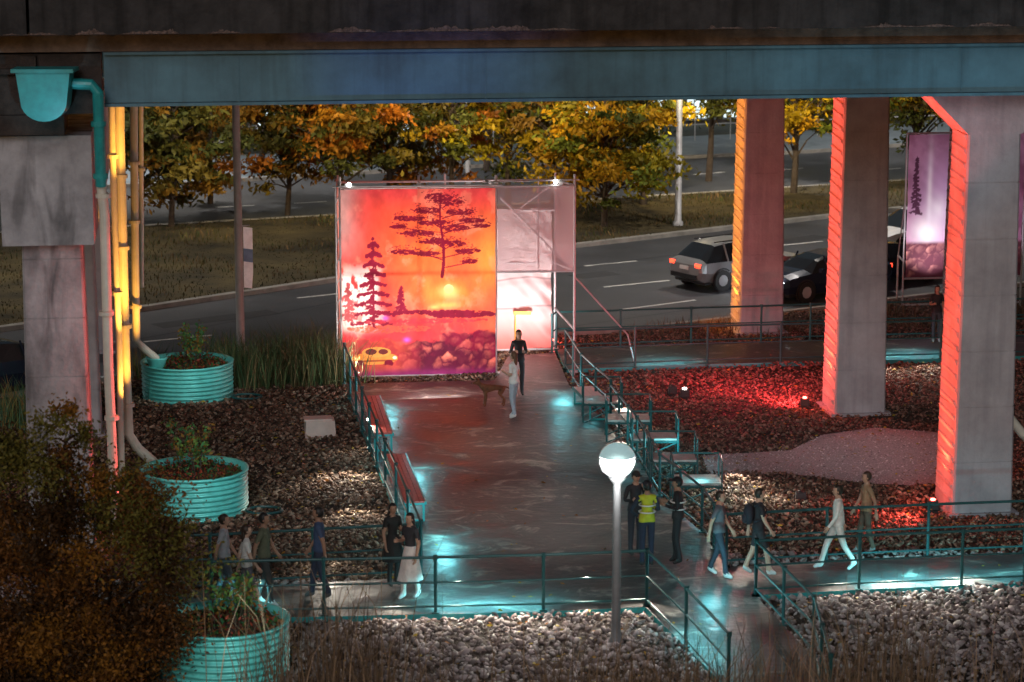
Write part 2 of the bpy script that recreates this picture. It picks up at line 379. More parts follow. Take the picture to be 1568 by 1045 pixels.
ebox(b,-19.9,-19.6,-1.42,-1.28,9.2,10.1); ebox(b,-20.6,-19.1,-1.35,0.6,8.55,8.94); b.obj('bearing_plates',[M['rust']],exp)
def column(u,v,cap=False,name='column_shaft'):
    b=MB(); wb,wt=0.66,0.56; top=9.09 if not cap else 6.3; ht=9.09
    z=0; segs=[]
    while z<top-0.01:
        z1=min(z+1.2,top); segs.append((z,z1-0.022)); segs.append((z1-0.022,z1)); z=z1
    for i,(z0,z1) in enumerate(segs):
        g=0.018 if i%2 else 0
        w0=wb+(wt-wb)*z0/ht-g; w1=wb+(wt-wb)*z1/ht-g
        vs=[]
        ch=0.04
        for zz,ww in ((z0,w0),(z1,w1)):
            for a_,c_ in ((-ww+ch,-ww),(ww-ch,-ww),(ww,-ww+ch),(ww,ww-ch),(ww-ch,ww),(-ww+ch,ww),(-ww,ww-ch),(-ww,-ww+ch)):
                vs.append(E(u+a_,v+c_,zz))
        b.add(vs,[(i2,(i2+1)%8,(i2+1)%8+8,i2+8) for i2 in range(8)]+[tuple(range(7,-1,-1)),tuple(range(8,16))])
    zz=0.25
    while zz<top-0.3 and not cap:
        ww=wb+(wt-wb)*zz/ht
        vs=[E(u-ww-0.0,v-ww+0.1,zz),E(u-ww,v+ww-0.1,zz+0.08),E(u-ww,v+ww-0.1,zz+0.22),E(u-ww,v-ww+0.1,zz+0.14),E(u-ww-0.045,v-ww+0.14,zz+0.12),E(u-ww-0.045,v+ww-0.14,zz+0.2)]
        b.add(vs,[(0,4,5,1),(3,2,5,4),(0,3,4),(1,5,2)]); zz+=0.3
    b.box(E(u,v,0.03),(1.55,1.55,0.1),0,A)
    if cap:
        cb=MB()
        ebox(cb,u-0.95,u+0.85,v-0.95,v+12,6.32,8.5)
        cb.obj('pier_cap',[M['concdark']],exp)
    return b.obj(name,[M['conc'] if not cap else M['concdark']],exp)
for v in (0,9.9,20.9): column(0,v)
column(-19.45,-0.1,True)
for v in (10.0,20.6): column(-19.6,v)
column(19.6,0); column(19.6,10); column(6.5,20.9)
b=MB()
for v in (0,):
    vs=[E(-0.57,v-0.57,8.2),E(0.57,v-0.57,8.2),E(1.9,v-0.62,9.12),E(-1.5,v-0.62,9.12),E(-0.57,v+0.57,8.2),E(0.57,v+0.57,8.2),E(1.9,v+0.62,9.12),E(-1.5,v+0.62,9.12)]
    b.add(vs,[(0,1,2,3),(7,6,5,4),(0,3,7,4),(1,5,6,2),(3,2,6,7)])
b.obj('column_flare',[M['conc']],exp)
# rain hopper
b=MB(); hc=P(70,150,48.9)
wd=0.52; prof=[]
for i in range(13):
    a=math.pi+math.pi*i/12; prof.append((wd*math.cos(a)*0.86,wd*0.75*math.sin(a)-0.05))
prof=[(-wd,0.5)]+prof+[(wd,0.5)]
n_=len(prof); vs=[]
for yy in (-0.25,0.3):
    for (x,z) in prof: vs.append((hc.x+x,hc.y+yy,hc.z+z))
b.add(vs,[tuple(range(n_)),tuple(range(2*n_-1,n_-1,-1))]+[(i,i+n_,i+1+n_,i+1) for i in range(n_-1)])
b.box((hc.x,hc.y+0.02,hc.z+0.54),(1.2,0.68,0.07))
b.tube([P(105,128,49.1),P(140,130,49.1),P(150,142,49.1),P(152,200,49.2),P(155,285,49.4)],0.11,12)
b.lathe([(0.11,-.05),(0.15,-.05),(0.15,.05),(0.11,.05)],P(151,190,49.2),12); b.lathe([(0.11,-.05),(0.15,-.05),(0.15,.05),(0.11,.05)],P(154,270,49.4),12)
b.obj('rain_hopper',[M['teal']])
def pipe(pts,r,name='downspout_pipe',mi='pipe',br=()):
    b=MB(); b.tube(pts,r,12,0)
    for q in br:
        b.lathe([(r,-.04),(r+0.05,-.04),(r+0.05,.04),(r,.04)],q,12,0)
        b.box((q[0],q[1]+0.2,q[2]),(0.05,0.4,0.05),1)
    return b.obj(name,[M[mi],M['metal']],smooth=False)
pipe([P(155,285,49.5),P(160,330,49.6),P(166,560,49.8),P(175,760,50),P(182,850,50)],0.10,br=[P(158,300,49.55),P(163,480,49.7),P(171,640,49.9)])
pipe([P(183,100,54),P(183,200,54),P(192,560,54),P(197,665,54),P(212,688,54.2),P(240,712,54.4)],0.11,br=[P(184,270,54),P(187,380,54),P(191,500,54),P(195,620,54)])
pipe([P(205,80,63.5),P(205,200,63.5),P(207,400,63.5),P(209,522,63.6),P(222,535,63.8),P(240,550,64)],0.10,br=[P(205,250,63.5),P(206,340,63.5),P(208,470,63.5)])
pipe([P(170,100,53.4),P(174,300,53.4),P(182,520,53.4),P(186,700,53.4),P(187,760,53.4)],0.07,br=[P(173,240,53.4),P(180,450,53.4)])
pipe([P(216,150,66),P(217,440,66)],0.06,br=[P(216,260,66)])
pipe([P(1546,640,54),P(1566,665,54),P(1590,690,54.3),P(1600,790,54.3)],0.1)

# ------------------------------------------------------------ planters
def planter(px,py,r,ht):
    c=G(px,py); e=empty('round_planter',c); b=MB()
    prof=[(r*0.99,0)]
    for i in range(61):
        z=0.02+(ht-0.08)*i/60; prof.append((r+0.026*math.sin(i/60*2*math.pi*8),z))
    prof+=[(r+0.035,ht-0.05),(r+0.045,ht),(r-0.03,ht),(r-0.035,ht-0.2)]
    b.lathe(prof,(0,0,0),48); b.obj('corrugated_wall',[M['tealtank']],e,smooth=True)
    b=MB(); vs=[(0,0,ht-0.1)]+[((r-0.03)*math.cos(a*math.pi/16),(r-0.03)*math.sin(a*math.pi/16),ht-0.17) for a in range(32)]
    b.add(vs,[(0,i+1,(i+1)%32+1) for i in range(32)]); b.obj('soil',[M['soil']],e)
    n=1500; a=rng.random(n)*6.28; rr=(r-0.1)*np.sqrt(rng.random(n)); hh=np.abs(rng.normal(0.1,0.14,n))*(1.2-rr/r)
    C=np.stack([rr*np.cos(a),rr*np.sin(a),ht-0.15+hh],1)
    leaves('low_plants',C,0.045,mixcols(n,[(0.05,0.14,0.03),(0.35,0.06,0.03),(0.25,0.10,0.03),(0.03,0.12,0.05),(0.1,0.03,0.02)]),M['leaf'],e)
    b=MB(); C=[]
    for k in range(8):
        a=random.random()*6.28; q=random.random()*0.45*r; x,y=q*math.cos(a),q*math.sin(a); hh=random.uniform(0.5,1.1); lx,ly=random.uniform(-.25,.25),random.uniform(-.25,.25)
        b.tube([(x,y,ht-0.15),(x+lx*.5,y+ly*.5,ht+hh*.5),(x+lx,y+ly,ht+hh)],[0.012,0.009,0.004],5)
        for j in range(60):
            t=0.35+0.65*random.random(); C.append((x+lx*t+random.gauss(0,.08),y+ly*t+random.gauss(0,.08),ht+hh*t+random.gauss(0,.05)))
    b.obj('stems',[M['bark']],e)
    leaves('sapling_leaves',np.array(C),0.055,mixcols(len(C),[(0.06,0.2,0.07),(0.12,0.22,0.05),(0.25,0.14,0.03)]),M['leaf'],e)
    return c
p1=planter(288,607,1.17,0.95); p2=planter(299,782,1.13,0.95); p3=planter(345,1032,1.1,1.0)
for (x,y,Y) in ((240,555,64.0),(243,722,54.4),(272,1000,45)):
    b=MB(); c=P(x,y,Y); b.lathe([(0.10,-0.22),(0.2,-0.1),(0.27,0.1),(0.29,0.14),(0.25,0.14),(0.18,-0.05)],c,20)
    b.tube([c+Vector((-.05,0,-.2)),c+Vector((-.15,-.05,-.5)),c+Vector((-.2,-.05,-c.z))],0.05,8); b.obj('downspout_funnel',[M['tealtank']],smooth=True)
for (x,y) in ((378,612),(405,787)):
    b=MB(); c=G(x,y); pts=[c+Vector((0.38*math.cos(a*math.pi/10),0.30*math.sin(a*math.pi/10),0.08)) for a in range(21)]
    b.tube(pts,0.03,8); b.obj('coiled_hose',[M['rail']])

# ------------------------------------------------------------ railings
def railing(line,h=1.07,base=PH,sp=2.1,name='metal_railing',bars=(1.0,0.55,0.12)):
    b=MB(); P3=[Vector((G(x,y,base).x,G(x,y,base).y,base)) for x,y in line]
    for k in bars:
        b.tube([p+Vector((0,0,h*k)) for p in P3],0.028 if k==1.0 else 0.02,8)
    for i in range(len(P3)-1):
        a,c=P3[i],P3[i+1]; L=(c-a).length; n=max(1,round(L/sp))
        for j in range(n+(1 if i==len(P3)-2 else 0)):
            p=a.lerp(c,j/n); b.tube([p+Vector((0,0,-PH)),p+Vector((0,0,h+0.02))],0.032,8); b.box(p+Vector((0,0,0.01)),(0.14,0.14,0.025))
            b.lathe([(0.03,h-0.04),(0.045,h-0.04),(0.045,h+0.045),(0,h+0.045)],p,8)
    return b.obj(name,[M['rail']])
railing([(325,946),(667,939),(832,935),(990,928)])
railing([(262,903),(323,902),(480,893),(640,884)])
railing([(528,588),(555,660),(590,745),(645,880)])
railing([(845,540),(852,535),(950,532),(1058,528),(1165,525),(1240,522),(1430,517),(1620,511)])
railing([(866,566),(972,562),(1083,558),(1195,555),(1330,552),(1440,549),(1620,544)])
railing([(866,566),(890,605),(935,648)])
railing([(935,648),(975,700),(1010,760),(1075,815),(1112,868)],h=0.95,sp=1.3)
railing([(1112,868),(1265,859),(1420,852),(1568,846),(1700,840)])
railing([(1157,912),(1315,903),(1472,896),(1568,892),(1700,886)])
railing([(990,928),(1050,990),(1115,1065)]); railing([(1157,912),(1245,1005),(1270,1100)])

# ------------------------------------------------------------ benches
def bench(a,c,seatm='red',wd=0.42,h=0.45,name='park_bench'):
    A3=G(*a,h+PH); C3_=G(*c,h+PH); d=(C3_-A3); L=d.length; ang=math.atan2(d.y,d.x); mid=(A3+C3_)/2
    e=empty(name,(mid.x,mid.y,PH)); e.rotation_euler=(0,0,ang); b=MB()
    for k in range(4): b.box((0,(k-1.5)*wd/4,h-0.02),(L,wd/4-0.012,0.04))
    b.obj('seat',[M[seatm]],e); b=MB()
    for x in (-L/2+0.04,L/2-0.04):
        for y in (-wd/2+.02,wd/2-.02): b.box((x,y,(h-0.05)/2),(0.045,0.045,h-0.05))
        b.box((x,0,h-0.065),(0.045,wd,0.045)); b.box((x,0,0.02),(0.045,wd,0.04))
    for y in (-wd/2-.02,wd/2+.02): b.box((0,y,h-0.04),(L+0.05,0.035,0.07))
    b.obj('frame',[M['teal']],e)
bench((568,606),(587,663)); bench((606,695),(635,768))
bench((893,592),(918,617),'white',0.5)
def bleacher(steps):
    e=empty('stepped_bleacher'); b=MB(); d_=MB()
    for (px,py,L,W,h) in steps:
        c=G(px,py,h)
        for k in range(5): d_.box((c.x,c.y+(k-2)*W/5,h),(L,W/5-.015,.045),0)
        for sx in (-1,1):
            for sy in (-1,1):
                x=c.x+sx*(L/2+.03); y=c.y+sy*(W/2+.03); b.tube([(x,y,0),(x,y,h+.5)],.024,6)
            x=c.x+sx*(L/2+.03)
            for z in (h-.05,h+.5): b.tube([(x,c.y-W/2-.03,z),(x,c.y+W/2+.03,z)],.022,6)
        for sy in (-1,1):
            y=c.y+sy*(W/2+.03)
            b.tube([(c.x-L/2-.03,y,h-.05),(c.x+L/2+.03,y,h-.05)],.026,6)
            if sy>0: b.tube([(c.x-L/2-.03,y,h+.5),(c.x+L/2+.03,y,h+.5)],.022,6)
            b.tube([(c.x-L/2-.03,y,.1),(c.x+L/2+.03,y,h-.05)],.016,6)
    d_.obj('decks',[mat('weathered_deck_boards',(.42,.42,.40),.7,var=.25,scale=6)],e); b.obj('frames',[M['rail']],e)
bleacher([(922,612,.9,.7,.62),(962,640,1.0,.7,.62),(1002,668,1.0,.75,.62),(1030,700,1.0,.75,.62),(1066,735,1.0,.8,.55)])
for (x,y,sx,sy,sz) in ((490,668,0.75,0.5,0.42),(955,655,0.55,0.45,0.4)):
    b=MB(); c=G(x,y); b.box(c+Vector((0,0,sz/2)),(sx,sy,sz),0,0.15,0.93); b.box(c+Vector((-0.05,0,sz+0.02)),(sx*0.9,sy*0.85,0.045),0,0.15); b.obj('stone_block',[M['card']])

# ------------------------------------------------------------ fabric print pavilion
def canvas(nu,nv):
    u,v=np.meshgrid(np.linspace(0,1,nu),np.linspace(0,1,nv)); return u,v,np.zeros((nv,nu,3))
def fbm(u,v,s,oc=5,seed=0,ax=1.0):
    r=np.random.default_rng(seed); out=0; amp=1; tot=0
    for o in range(oc):
        n=int(s*2**o)+2; m=int(s*ax*2**o)+2; g=r.random((m+1,n+1))
        x=u*(n-1); y=v*(m-1); i=x.astype(int); j=y.astype(int); fx=x-i; fy=y-j; fx=fx*fx*(3-2*fx); fy=fy*fy*(3-2*fy)
        out=out+amp*((g[j,i]*(1-fx)+g[j,i+1]*fx)*(1-fy)+(g[j+1,i]*(1-fx)+g[j+1,i+1]*fx)*fy); tot+=amp; amp*=.55
    return out/tot
def dab(c,u,v,cu,cv,ru,rv,col,al=1.0):
    nv,nu=u.shape; i0,i1=int(max(0,(cu-ru)*(nu-1))),int(min(nu,(cu+ru)*(nu-1)+2)); j0,j1=int(max(0,(cv-rv)*(nv-1))),int(min(nv,(cv+rv)*(nv-1)+2))
    if i1<=i0 or j1<=j0: return
    m=(((u[j0:j1,i0:i1]-cu)/ru)**2+((v[j0:j1,i0:i1]-cv)/rv)**2)<1
    s=c[j0:j1,i0:i1]; s[m]=s[m]*(1-al)+np.array(col)*al
def foliage(c,u,v,cu,cv,ru,rv,n,col,s=0.012,al=1.0):
    for _ in range(n):
        a=random.random()*6.28; q=math.sqrt(random.random())
        k=random.uniform(.4,1.4); dab(c,u,v,cu+ru*q*math.cos(a),cv+rv*q*math.sin(a),s*k*1.3,s*k*0.6,col,al)
def mixm(c,m,col): c[:]=c*(1-m[...,None])+np.array(col)*m[...,None]
def glow(c,u,v,cu,cv,ru,rv,col,p=1.0):
    mixm(c,np.exp(-(((u-cu)/ru)**2+((v-cv)/rv)**2)*p),col)
def conifer(c,u,v,cu,v0,v1,w,col,n=34,droop=.3,s=.006):
    for k in range(40): t=k/39; dab(c,u,v,cu,v0+(v1-v0)*t,.008*(1.15-t),.012,col,.9)
    for k in range(n):
        t=(k+random.random())/n; L=w*(1.05-t)**.8*random.uniform(.35,1.1); sd=random.choice((-1,1)); z=v0+(v1-v0)*t
        for q in range(16):
            f=q/15; 
            if random.random()<.85: dab(c,u,v,cu+sd*L*f,z-droop*L*f*f+random.gauss(0,.003),s*random.uniform(.8,2.0),s*random.uniform(.5,1.1),col,.85)
sm=lambda x,a,b: np.clip((x-a)/(b-a),0,1)**2*(3-2*np.clip((x-a)/(b-a),0,1))
def boulders(u,v,top,n,cols,seed,size=.06):
    r=np.random.default_rng(seed); pu=r.random(n); pv=r.random(n)*top
    wu=u+.07*(fbm(u,v,14,4,seed+1)-.5); wv=v+.06*(fbm(u,v,14,4,seed+2)-.5)
    D=np.stack([np.hypot((wu-a)/(1.0+.8*k),(wv-b_)*(1.3-.5*k)) for a,b_,k in zip(pu,pv,r.random(n))],0); o=np.argsort(D,axis=0)[:2]
    d1=np.take_along_axis(D,o[:1],0)[0]; d2=np.take_along_axis(D,o[1:2],0)[0]; id_=o[0]
    dv=(v-pv[id_])/size; du=(u-pu[id_])/size
    sh=np.clip(.30+.75*dv-.35*du+1.1*(fbm(u,v,26,4,seed+3)-.5),0,1)*np.clip((d2-d1)/.02,.0,1); tone=(.25+1.0*r.random(n))[id_]
    ca=np.array(cols[0]);cb=np.array(cols[1]); return ca+(cb-ca)*(np.clip(sh*tone,0,1)**1.2)[...,None]
u,v,c=canvas(320,400)
f1=fbm(u,v,3,6,1); f2=fbm(u,v,9,5,2); f3=fbm(u,v,22,4,3,.7)
c[:]=(0.72,0.045,0.06)
mixm(c,sm(v,.35,.9)*(0.35+.6*sm(f1,.4,.65))*.8,(0.84,0.10,0.055))
glow(c,u,v,0.55,0.66,0.34,0.26,(0.90,0.16,0.04)); glow(c,u,v,0.97,0.60,0.12,0.22,(1,0.34,0.06)); glow(c,u,v,0.70,0.44,0.22,0.09,(1,0.25,0.045))
mixm(c,sm(v,.86,1.02)*.7,(0.60,0.06,0.08)); mixm(c,sm(f1,.52,.7)*.4,(0.48,0.02,0.05)); mixm(c,sm(f2,.55,.7)*.28,(1,.42,.26))
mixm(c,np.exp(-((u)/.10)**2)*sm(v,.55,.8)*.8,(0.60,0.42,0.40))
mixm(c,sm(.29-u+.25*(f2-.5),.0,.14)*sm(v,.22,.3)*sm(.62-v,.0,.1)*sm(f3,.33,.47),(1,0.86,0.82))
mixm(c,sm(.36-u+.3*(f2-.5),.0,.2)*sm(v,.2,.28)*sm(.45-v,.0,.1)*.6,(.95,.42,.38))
glow(c,u,v,0.985,0.27,0.10,0.22,(0.85,0.14,0.07))
dab(c,u,v,0.695,0.462,0.032,0.025,(1,0.66,0.28)); glow(c,u,v,0.695,0.45,0.055,0.03,(1,0.58,0.20)); glow(c,u,v,0.69,0.375,0.07,0.016,(1,0.5,0.14)); glow(c,u,v,0.60,0.365,0.03,0.01,(1,0.45,0.14))
DK=(0.17,0.008,0.028); DK2=(0.20,0.010,0.035)
for k in range(60):
    t=k/59; dab(c,u,v,0.652+0.012*math.sin(t*6),0.53+0.44*t,0.009*(1.3-t*0.8),0.01,DK)
for (cu,cv,ru,rv) in ((.63,.955,.09,.022),(.70,.93,.09,.018),(.55,.885,.09,.017),(.77,.875,.09,.016),(.44,.845,.10,.014),(.85,.83,.08,.013),(.60,.82,.10,.014),(.74,.79,.09,.015),(.49,.765,.11,.014),(.60,.72,.10,.014),(.40,.665,.08,.013),(.72,.705,.09,.015),(.82,.665,.08,.014),(.55,.655,.09,.011),(.83,.61,.05,.012),(.91,.80,.05,.009),(.37,.80,.05,.008)):
    foliage(c,u,v,cu,cv,ru,rv,int(120*ru/.1),DK,.0065,.85)
    foliage(c,u,v,cu,cv+.008,ru*1.25,rv*2.2,int(90*ru/.1),DK,.004,.75)
    for k in range(30): t=k/29; dab(c,u,v,.655+(cu-.655)*t,cv-.035+.03*t,.004,.003,DK)
for k in range(9):
    t=k/8; 
    for sd in (-1,1):
        L=(.035+.095*t)*random.uniform(.7,1.15)
        for q in range(60): f=random.random(); dab(c,u,v,.205+sd*L*f,.715-.42*t-.02*f+random.gauss(0,.004),.010*random.uniform(.5,1.3),.0055,DK2,.9)
conifer(c,u,v,.205,.26,.74,.06,DK2,40,.3,.006); conifer(c,u,v,.385,.35,.475,.04,DK2,30,.2,.005); conifer(c,u,v,.04,.3,.50,.05,(.40,.08,.09),30,.3,.006)
foliage(c,u,v,0.45,0.338,0.30,0.010,200,DK2,.009); foliage(c,u,v,0.78,0.325,0.22,0.018,260,DK2,.010); foliage(c,u,v,0.55,0.29,0.40,0.012,200,(.50,.04,.06),.008,.7); foliage(c,u,v,0.3,0.25,0.28,0.02,200,(.62,.10,.06),.008,.7)
rm=sm(.215-v+.12*(f2-.5)+.05*(u-.5),0,.03)
bo=boulders(u,v,.27,70,((.09,.006,.028),(.92,.24,.17)),5)
c[:]=c*(1-rm[...,None])+bo*rm[...,None]
mixm(c,rm*sm(.55-u,.0,.25)*.6,(.76,.11,.06)); mixm(c,rm*sm(f2,.5,.62)*.45,(.28,.012,.045))
dab(c,u,v,0.21,0.092,0.15,0.034,(0.80,0.30,0.06)); dab(c,u,v,0.22,0.125,0.095,0.028,(0.80,0.36,0.08)); dab(c,u,v,0.185,0.128,0.038,0.016,(0.14,0.03,0.03)); dab(c,u,v,0.265,0.127,0.032,0.015,(0.14,0.03,0.03))
dab(c,u,v,0.21,0.079,0.14,0.006,(.35,.08,.03)); dab(c,u,v,0.11,0.064,0.03,0.02,DK); dab(c,u,v,0.3,0.064,0.03,0.02,DK); dab(c,u,v,0.34,0.095,0.014,0.008,(1,.8,.6)); foliage(c,u,v,.2,.04,.2,.014,120,(.5,.08,.05),.008,.8)
glow(c,u,v,0.5,0.0,0.7,0.03,(0.2,0.02,0.12)); glow(c,u,v,.28,.31,.02,.012,(.6,.1,.5)); glow(c,u,v,.42,.19,.02,.012,(.5,.1,.6))
c*= (0.72+0.56*f3)[...,None]; c=np.clip(c,0,1)
SA=math.radians(5); SX=Vector((math.cos(SA),math.sin(SA),0)); SY=Vector((-math.sin(SA),math.cos(SA),0)); SO=G(524,583)
def S(x,y,z=0): return SO+SX*x+SY*y+Vector((0,0,z))
pav=empty('fabric_banner_pavilion')
def cloth(name,o,ax,az,wd,ht,u,v,c,amp,par,puck=1.0):
    nv,nu=u.shape; X=u*wd; Z=v*ht
    nrm=Vector(ax).cross(Vector(az))
    edge=np.exp(-u/.10)+0.6*np.exp(-(1-u)/.06)
    rip=amp*(np.sin(X*9+3*np.sin(Z*1.3))*0.3+np.sin(Z*3.1+X*1.7)*0.6+np.sin((X+Z)*14)*0.12)*(0.3+np.abs(u-0.5)*1.6)
    rip+=puck*amp*.7*edge*np.sin(Z*9+X*6)
    V=np.array(o)[None]+X.reshape(-1,1)*np.array(ax)+Z.reshape(-1,1)*np.array(az)+rip.reshape(-1,1)*np.array(nrm)
    i=np.arange(nu*nv).reshape(nv,nu); Fc=np.stack([i[:-1,:-1],i[:-1,1:],i[1:,1:],i[1:,:-1]],-1).reshape(-1,4)
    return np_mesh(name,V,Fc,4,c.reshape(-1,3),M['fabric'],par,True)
HB=5.22
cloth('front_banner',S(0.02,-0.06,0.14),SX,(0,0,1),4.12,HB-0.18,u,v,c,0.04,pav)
u2,v2,c2=canvas(80,200); c2[:]=(0.84,0.74,0.75); glow(c2,u2,v2,0.5,0.0,1,0.25,(0.85,0.20,0.17))
for k in range(4):
    vv=.30+.20*k+.012*np.sin(u2*9+k); mixm(c2,np.exp(-((v2-vv)/.006)**2)*.75,(.35,.22,.24)); mixm(c2,np.exp(-((v2-vv+.03)/.02)**2)*.25,(.5,.35,.36))
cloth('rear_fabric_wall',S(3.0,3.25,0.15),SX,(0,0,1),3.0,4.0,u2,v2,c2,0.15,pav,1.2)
u3,v3,c3=canvas(60,80); c3[:]=(0.7,0.3,0.25)
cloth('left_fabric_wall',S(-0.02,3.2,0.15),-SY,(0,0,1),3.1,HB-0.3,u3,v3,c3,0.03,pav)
b=MB(); b.add([S(4.2,-0.03,2.9),S(6.25,-0.03,2.9),S(6.25,-0.03,HB-.05),S(4.2,-0.03,HB)],[(0,1,2,3)]); b.add([S(6.28,0,2.9),S(6.1,3.2,2.9),S(6.1,3.2,4.8),S(6.28,0,HB-.05)],[(0,1,2,3)]); b.obj('scrim_panel',[M['scrim']],pav)
b=MB(); r=0.032
cs=[(0,0),(2.1,0),(4.16,0),(6.28,0),(0,3.3),(3.0,3.3),(6.1,3.3)]
for (x,y) in cs:
    if (x,y)==(2.1,0): b.tube([S(x,0.07,0),S(x,0.07,HB+.3)],r,8); continue
    hh=HB+0.3 if y==0 else 5.15
    b.tube([S(x,y,0),S(x,y,hh)],r,8); b.box(S(x,y,0.14),(0.2,0.2,0.03))
b.tube([S(-.12,0,0),S(-.12,0,HB)],.022,8)
for x in (5.3,5.75): b.tube([S(x,0.0,2.9),S(x,0,HB+.25)],.02,6)
for k in range(9): b.tube([S(-.12,0,.4+k*.55),S(0,0,.65+k*.55)],.012,5)
for z in (0.12,2.9,HB):
    b.tube([S(0,0.03,z),S(4.16,0.03,z)],r,8)
    if z>2.5: b.tube([S(4.16,0,z),S(6.28,0,z)],r,8)
b.tube([S(3.8,-.02,HB+.12),S(6.4,-.02,HB+.16)],.022,6); b.tube([S(-.2,-.1,HB+.05),S(4.3,-.1,HB+.05)],.022,6)
for z in (0.12,2.6,4.1,4.95): b.tube([S(0,3.3,z),S(6.1,3.3,z)],r,8)
for x in (0,4.16,6.28):
    xb=min(x,6.1); b.tube([S(x,0,HB),S(xb,3.3,4.95)],r,8)
b.tube([S(6.28,0,2.9),S(6.1,3.3,2.6)],r,8); b.tube([S(6.28,0,1.3),S(6.1,3.3,1.3)],r,8)
b.tube([S(4.3,0.05,4.9),S(6.2,0.05,2.95)],r*.8,8); b.tube([S(6.28,0,2.75),S(7.9,1.2,0.9),S(8.1,1.3,0.12)],0.022,6)
b.tube([S(6.1,3.3,4.9),S(6.28,0,3.0)],r*.8,8); b.tube([S(3.0,3.3,2.6),S(6.1,3.3,4.9)],r*.7,8)
for (x,y,z) in ((0.2,0,HB),(2.1,0,HB),(4.16,0,HB),(5.9,0,HB)): b.box(S(x,y-0.05,z+0.07),(0.12,0.1,0.1),0)
b.obj('scaffold_frame',[M['metal']],pav)
b=MB()
for (x,z) in ((0.25,HB+.1),(5.75,HB+.12)): b.ell(S(x,-0.12,z),(0.06,0.06,0.06),0,8,6)
b.obj('top_lamps',[M['lampw']],pav)
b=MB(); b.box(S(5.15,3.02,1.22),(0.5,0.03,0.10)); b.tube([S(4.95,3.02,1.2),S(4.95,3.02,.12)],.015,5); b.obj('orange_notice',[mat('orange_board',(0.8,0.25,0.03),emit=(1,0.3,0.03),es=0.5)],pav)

# right banner
u4,v4,c4=canvas(200,240); g1=fbm(u4,v4,6,5,11); g3=fbm(u4,v4,18,4,12)
c4[:]=(0.36,0.13,0.24); mixm(c4,sm(g1,.42,.6)*.6,(.58,.28,.45))
glow(c4,u4,v4,0.3,0.55,0.25,0.35,(0.62,0.38,0.64)); glow(c4,u4,v4,0.17,0.33,0.12,0.10,(1,0.95,0.95)); glow(c4,u4,v4,0.26,0.48,0.09,0.10,(0.95,0.85,0.95)); glow(c4,u4,v4,.19,.58,.022,.3,(.95,.85,.95))
conifer(c4,u4,v4,.075,.45,.84,.05,(.10,.03,.07),60,.3,.006)
m4=sm(.26-v4,0,.03); c4[:]=c4*(1-m4[...,None])+boulders(u4,v4,.26,60,((.12,.03,.05),(.7,.3,.25)),9)*m4[...,None]
c4=np.clip(c4,0,1)
rb=empty('banner_sign'); O=G(1382,474); X=Vector((math.cos(A),math.sin(A),0))
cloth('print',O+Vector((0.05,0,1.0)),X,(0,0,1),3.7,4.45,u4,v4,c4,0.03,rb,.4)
b=MB()
for x in (0,1.9,3.8):
    for y in (0.08,1.2):
        b.tube([O+X*x+Vector((0,y,0)),O+X*x+Vector((0,y,5.5 if y<1 else 1.5))],0.03,8)
for z in (0.12,0.95,1.5,5.48): b.tube([O+Vector((0,0.08,z)),O+X*3.8+Vector((0,0.08,z))],0.03,8)
for x in (0,1.9,3.8): b.tube([O+X*x+Vector((0,1.2,1.5)),O+X*x+Vector((0,0.08,1.5))],0.03,8); b.tube([O+X*x+Vector((0,1.2,1.5)),O+X*x+Vector((0,0.08,3.5))],0.02,8)
b.obj('scaffold_frame',[M['metal']],rb)

# ------------------------------------------------------------ street lamps, poles
c=G(943,992); e=empty('globe_street_lamp',c)
b=MB(); b.lathe([(0.14,0),(0.14,0.12),(0.10,0.2),(0.085,0.4),(0.07,3.0),(0.075,3.02),(0.12,3.08),(0.16,3.14),(0.10,3.17),(0.0,3.17)],(0,0,0),20); b.obj('pole',[M['dpole']],e,smooth=True)
b=MB(); prof=[(0.315*math.sin(t),0.30*math.cos(t)) for t in [math.pi*.42+i*math.pi*.56/9 for i in range(10)]]
b.lathe([(r_,3.46+z) for r_,z in prof],(0,0,0),24); b.obj('globe',[M['globe']],e,smooth=True)
b=MB(); prof=[(0.325*math.sin(t),0.30*math.cos(t)) for t in [i*math.pi*.43/9 for i in range(10)]]
b.lathe([(r_,3.46+z) for r_,z in prof],(0,0,0),24); b.obj('frosted_cap',[M['globetop']],e,smooth=True)
b=MB(); pts=[(0.33*math.cos(a*math.pi/12),0.33*math.sin(a*math.pi/12),3.50) for a in range(25)]; b.tube(pts,.012,6)
for k in range(8):
    a=k*math.pi/4+.2; b.tube([(0.13*math.cos(a),0.13*math.sin(a),3.155),(0.27*math.cos(a),0.27*math.sin(a),3.27),(0.325*math.cos(a),0.325*math.sin(a),3.40),(0.33*math.cos(a),0.33*math.sin(a),3.5)],.009,5)
b.obj('globe_cage',[M['dpole']],e)
def pole(px,py,ht,r,arm=None):
    c=G(px,py); e=empty('street_light_pole',c); b=MB(); b.lathe([(r*1.5,0),(r*1.5,.25),(r,.3),(r*0.8,ht)],(0,0,0),14)
    b.tube([(0,0,ht-.3),(0.8 if arm is None else arm,0,ht+.3),(2.0 if arm is None else arm*2.2,0,ht+.45)],[.05,.045,.04],8)
    b.box((2.2 if arm is None else arm*2.4,0,ht+.43),(.6,.25,.12)); b.obj('mast',[M['metal']],e,smooth=True)
pole(369,545,11.5,0.12); pole(1038,350,10.5,0.13); pole(717,300,10,0.11,-1)
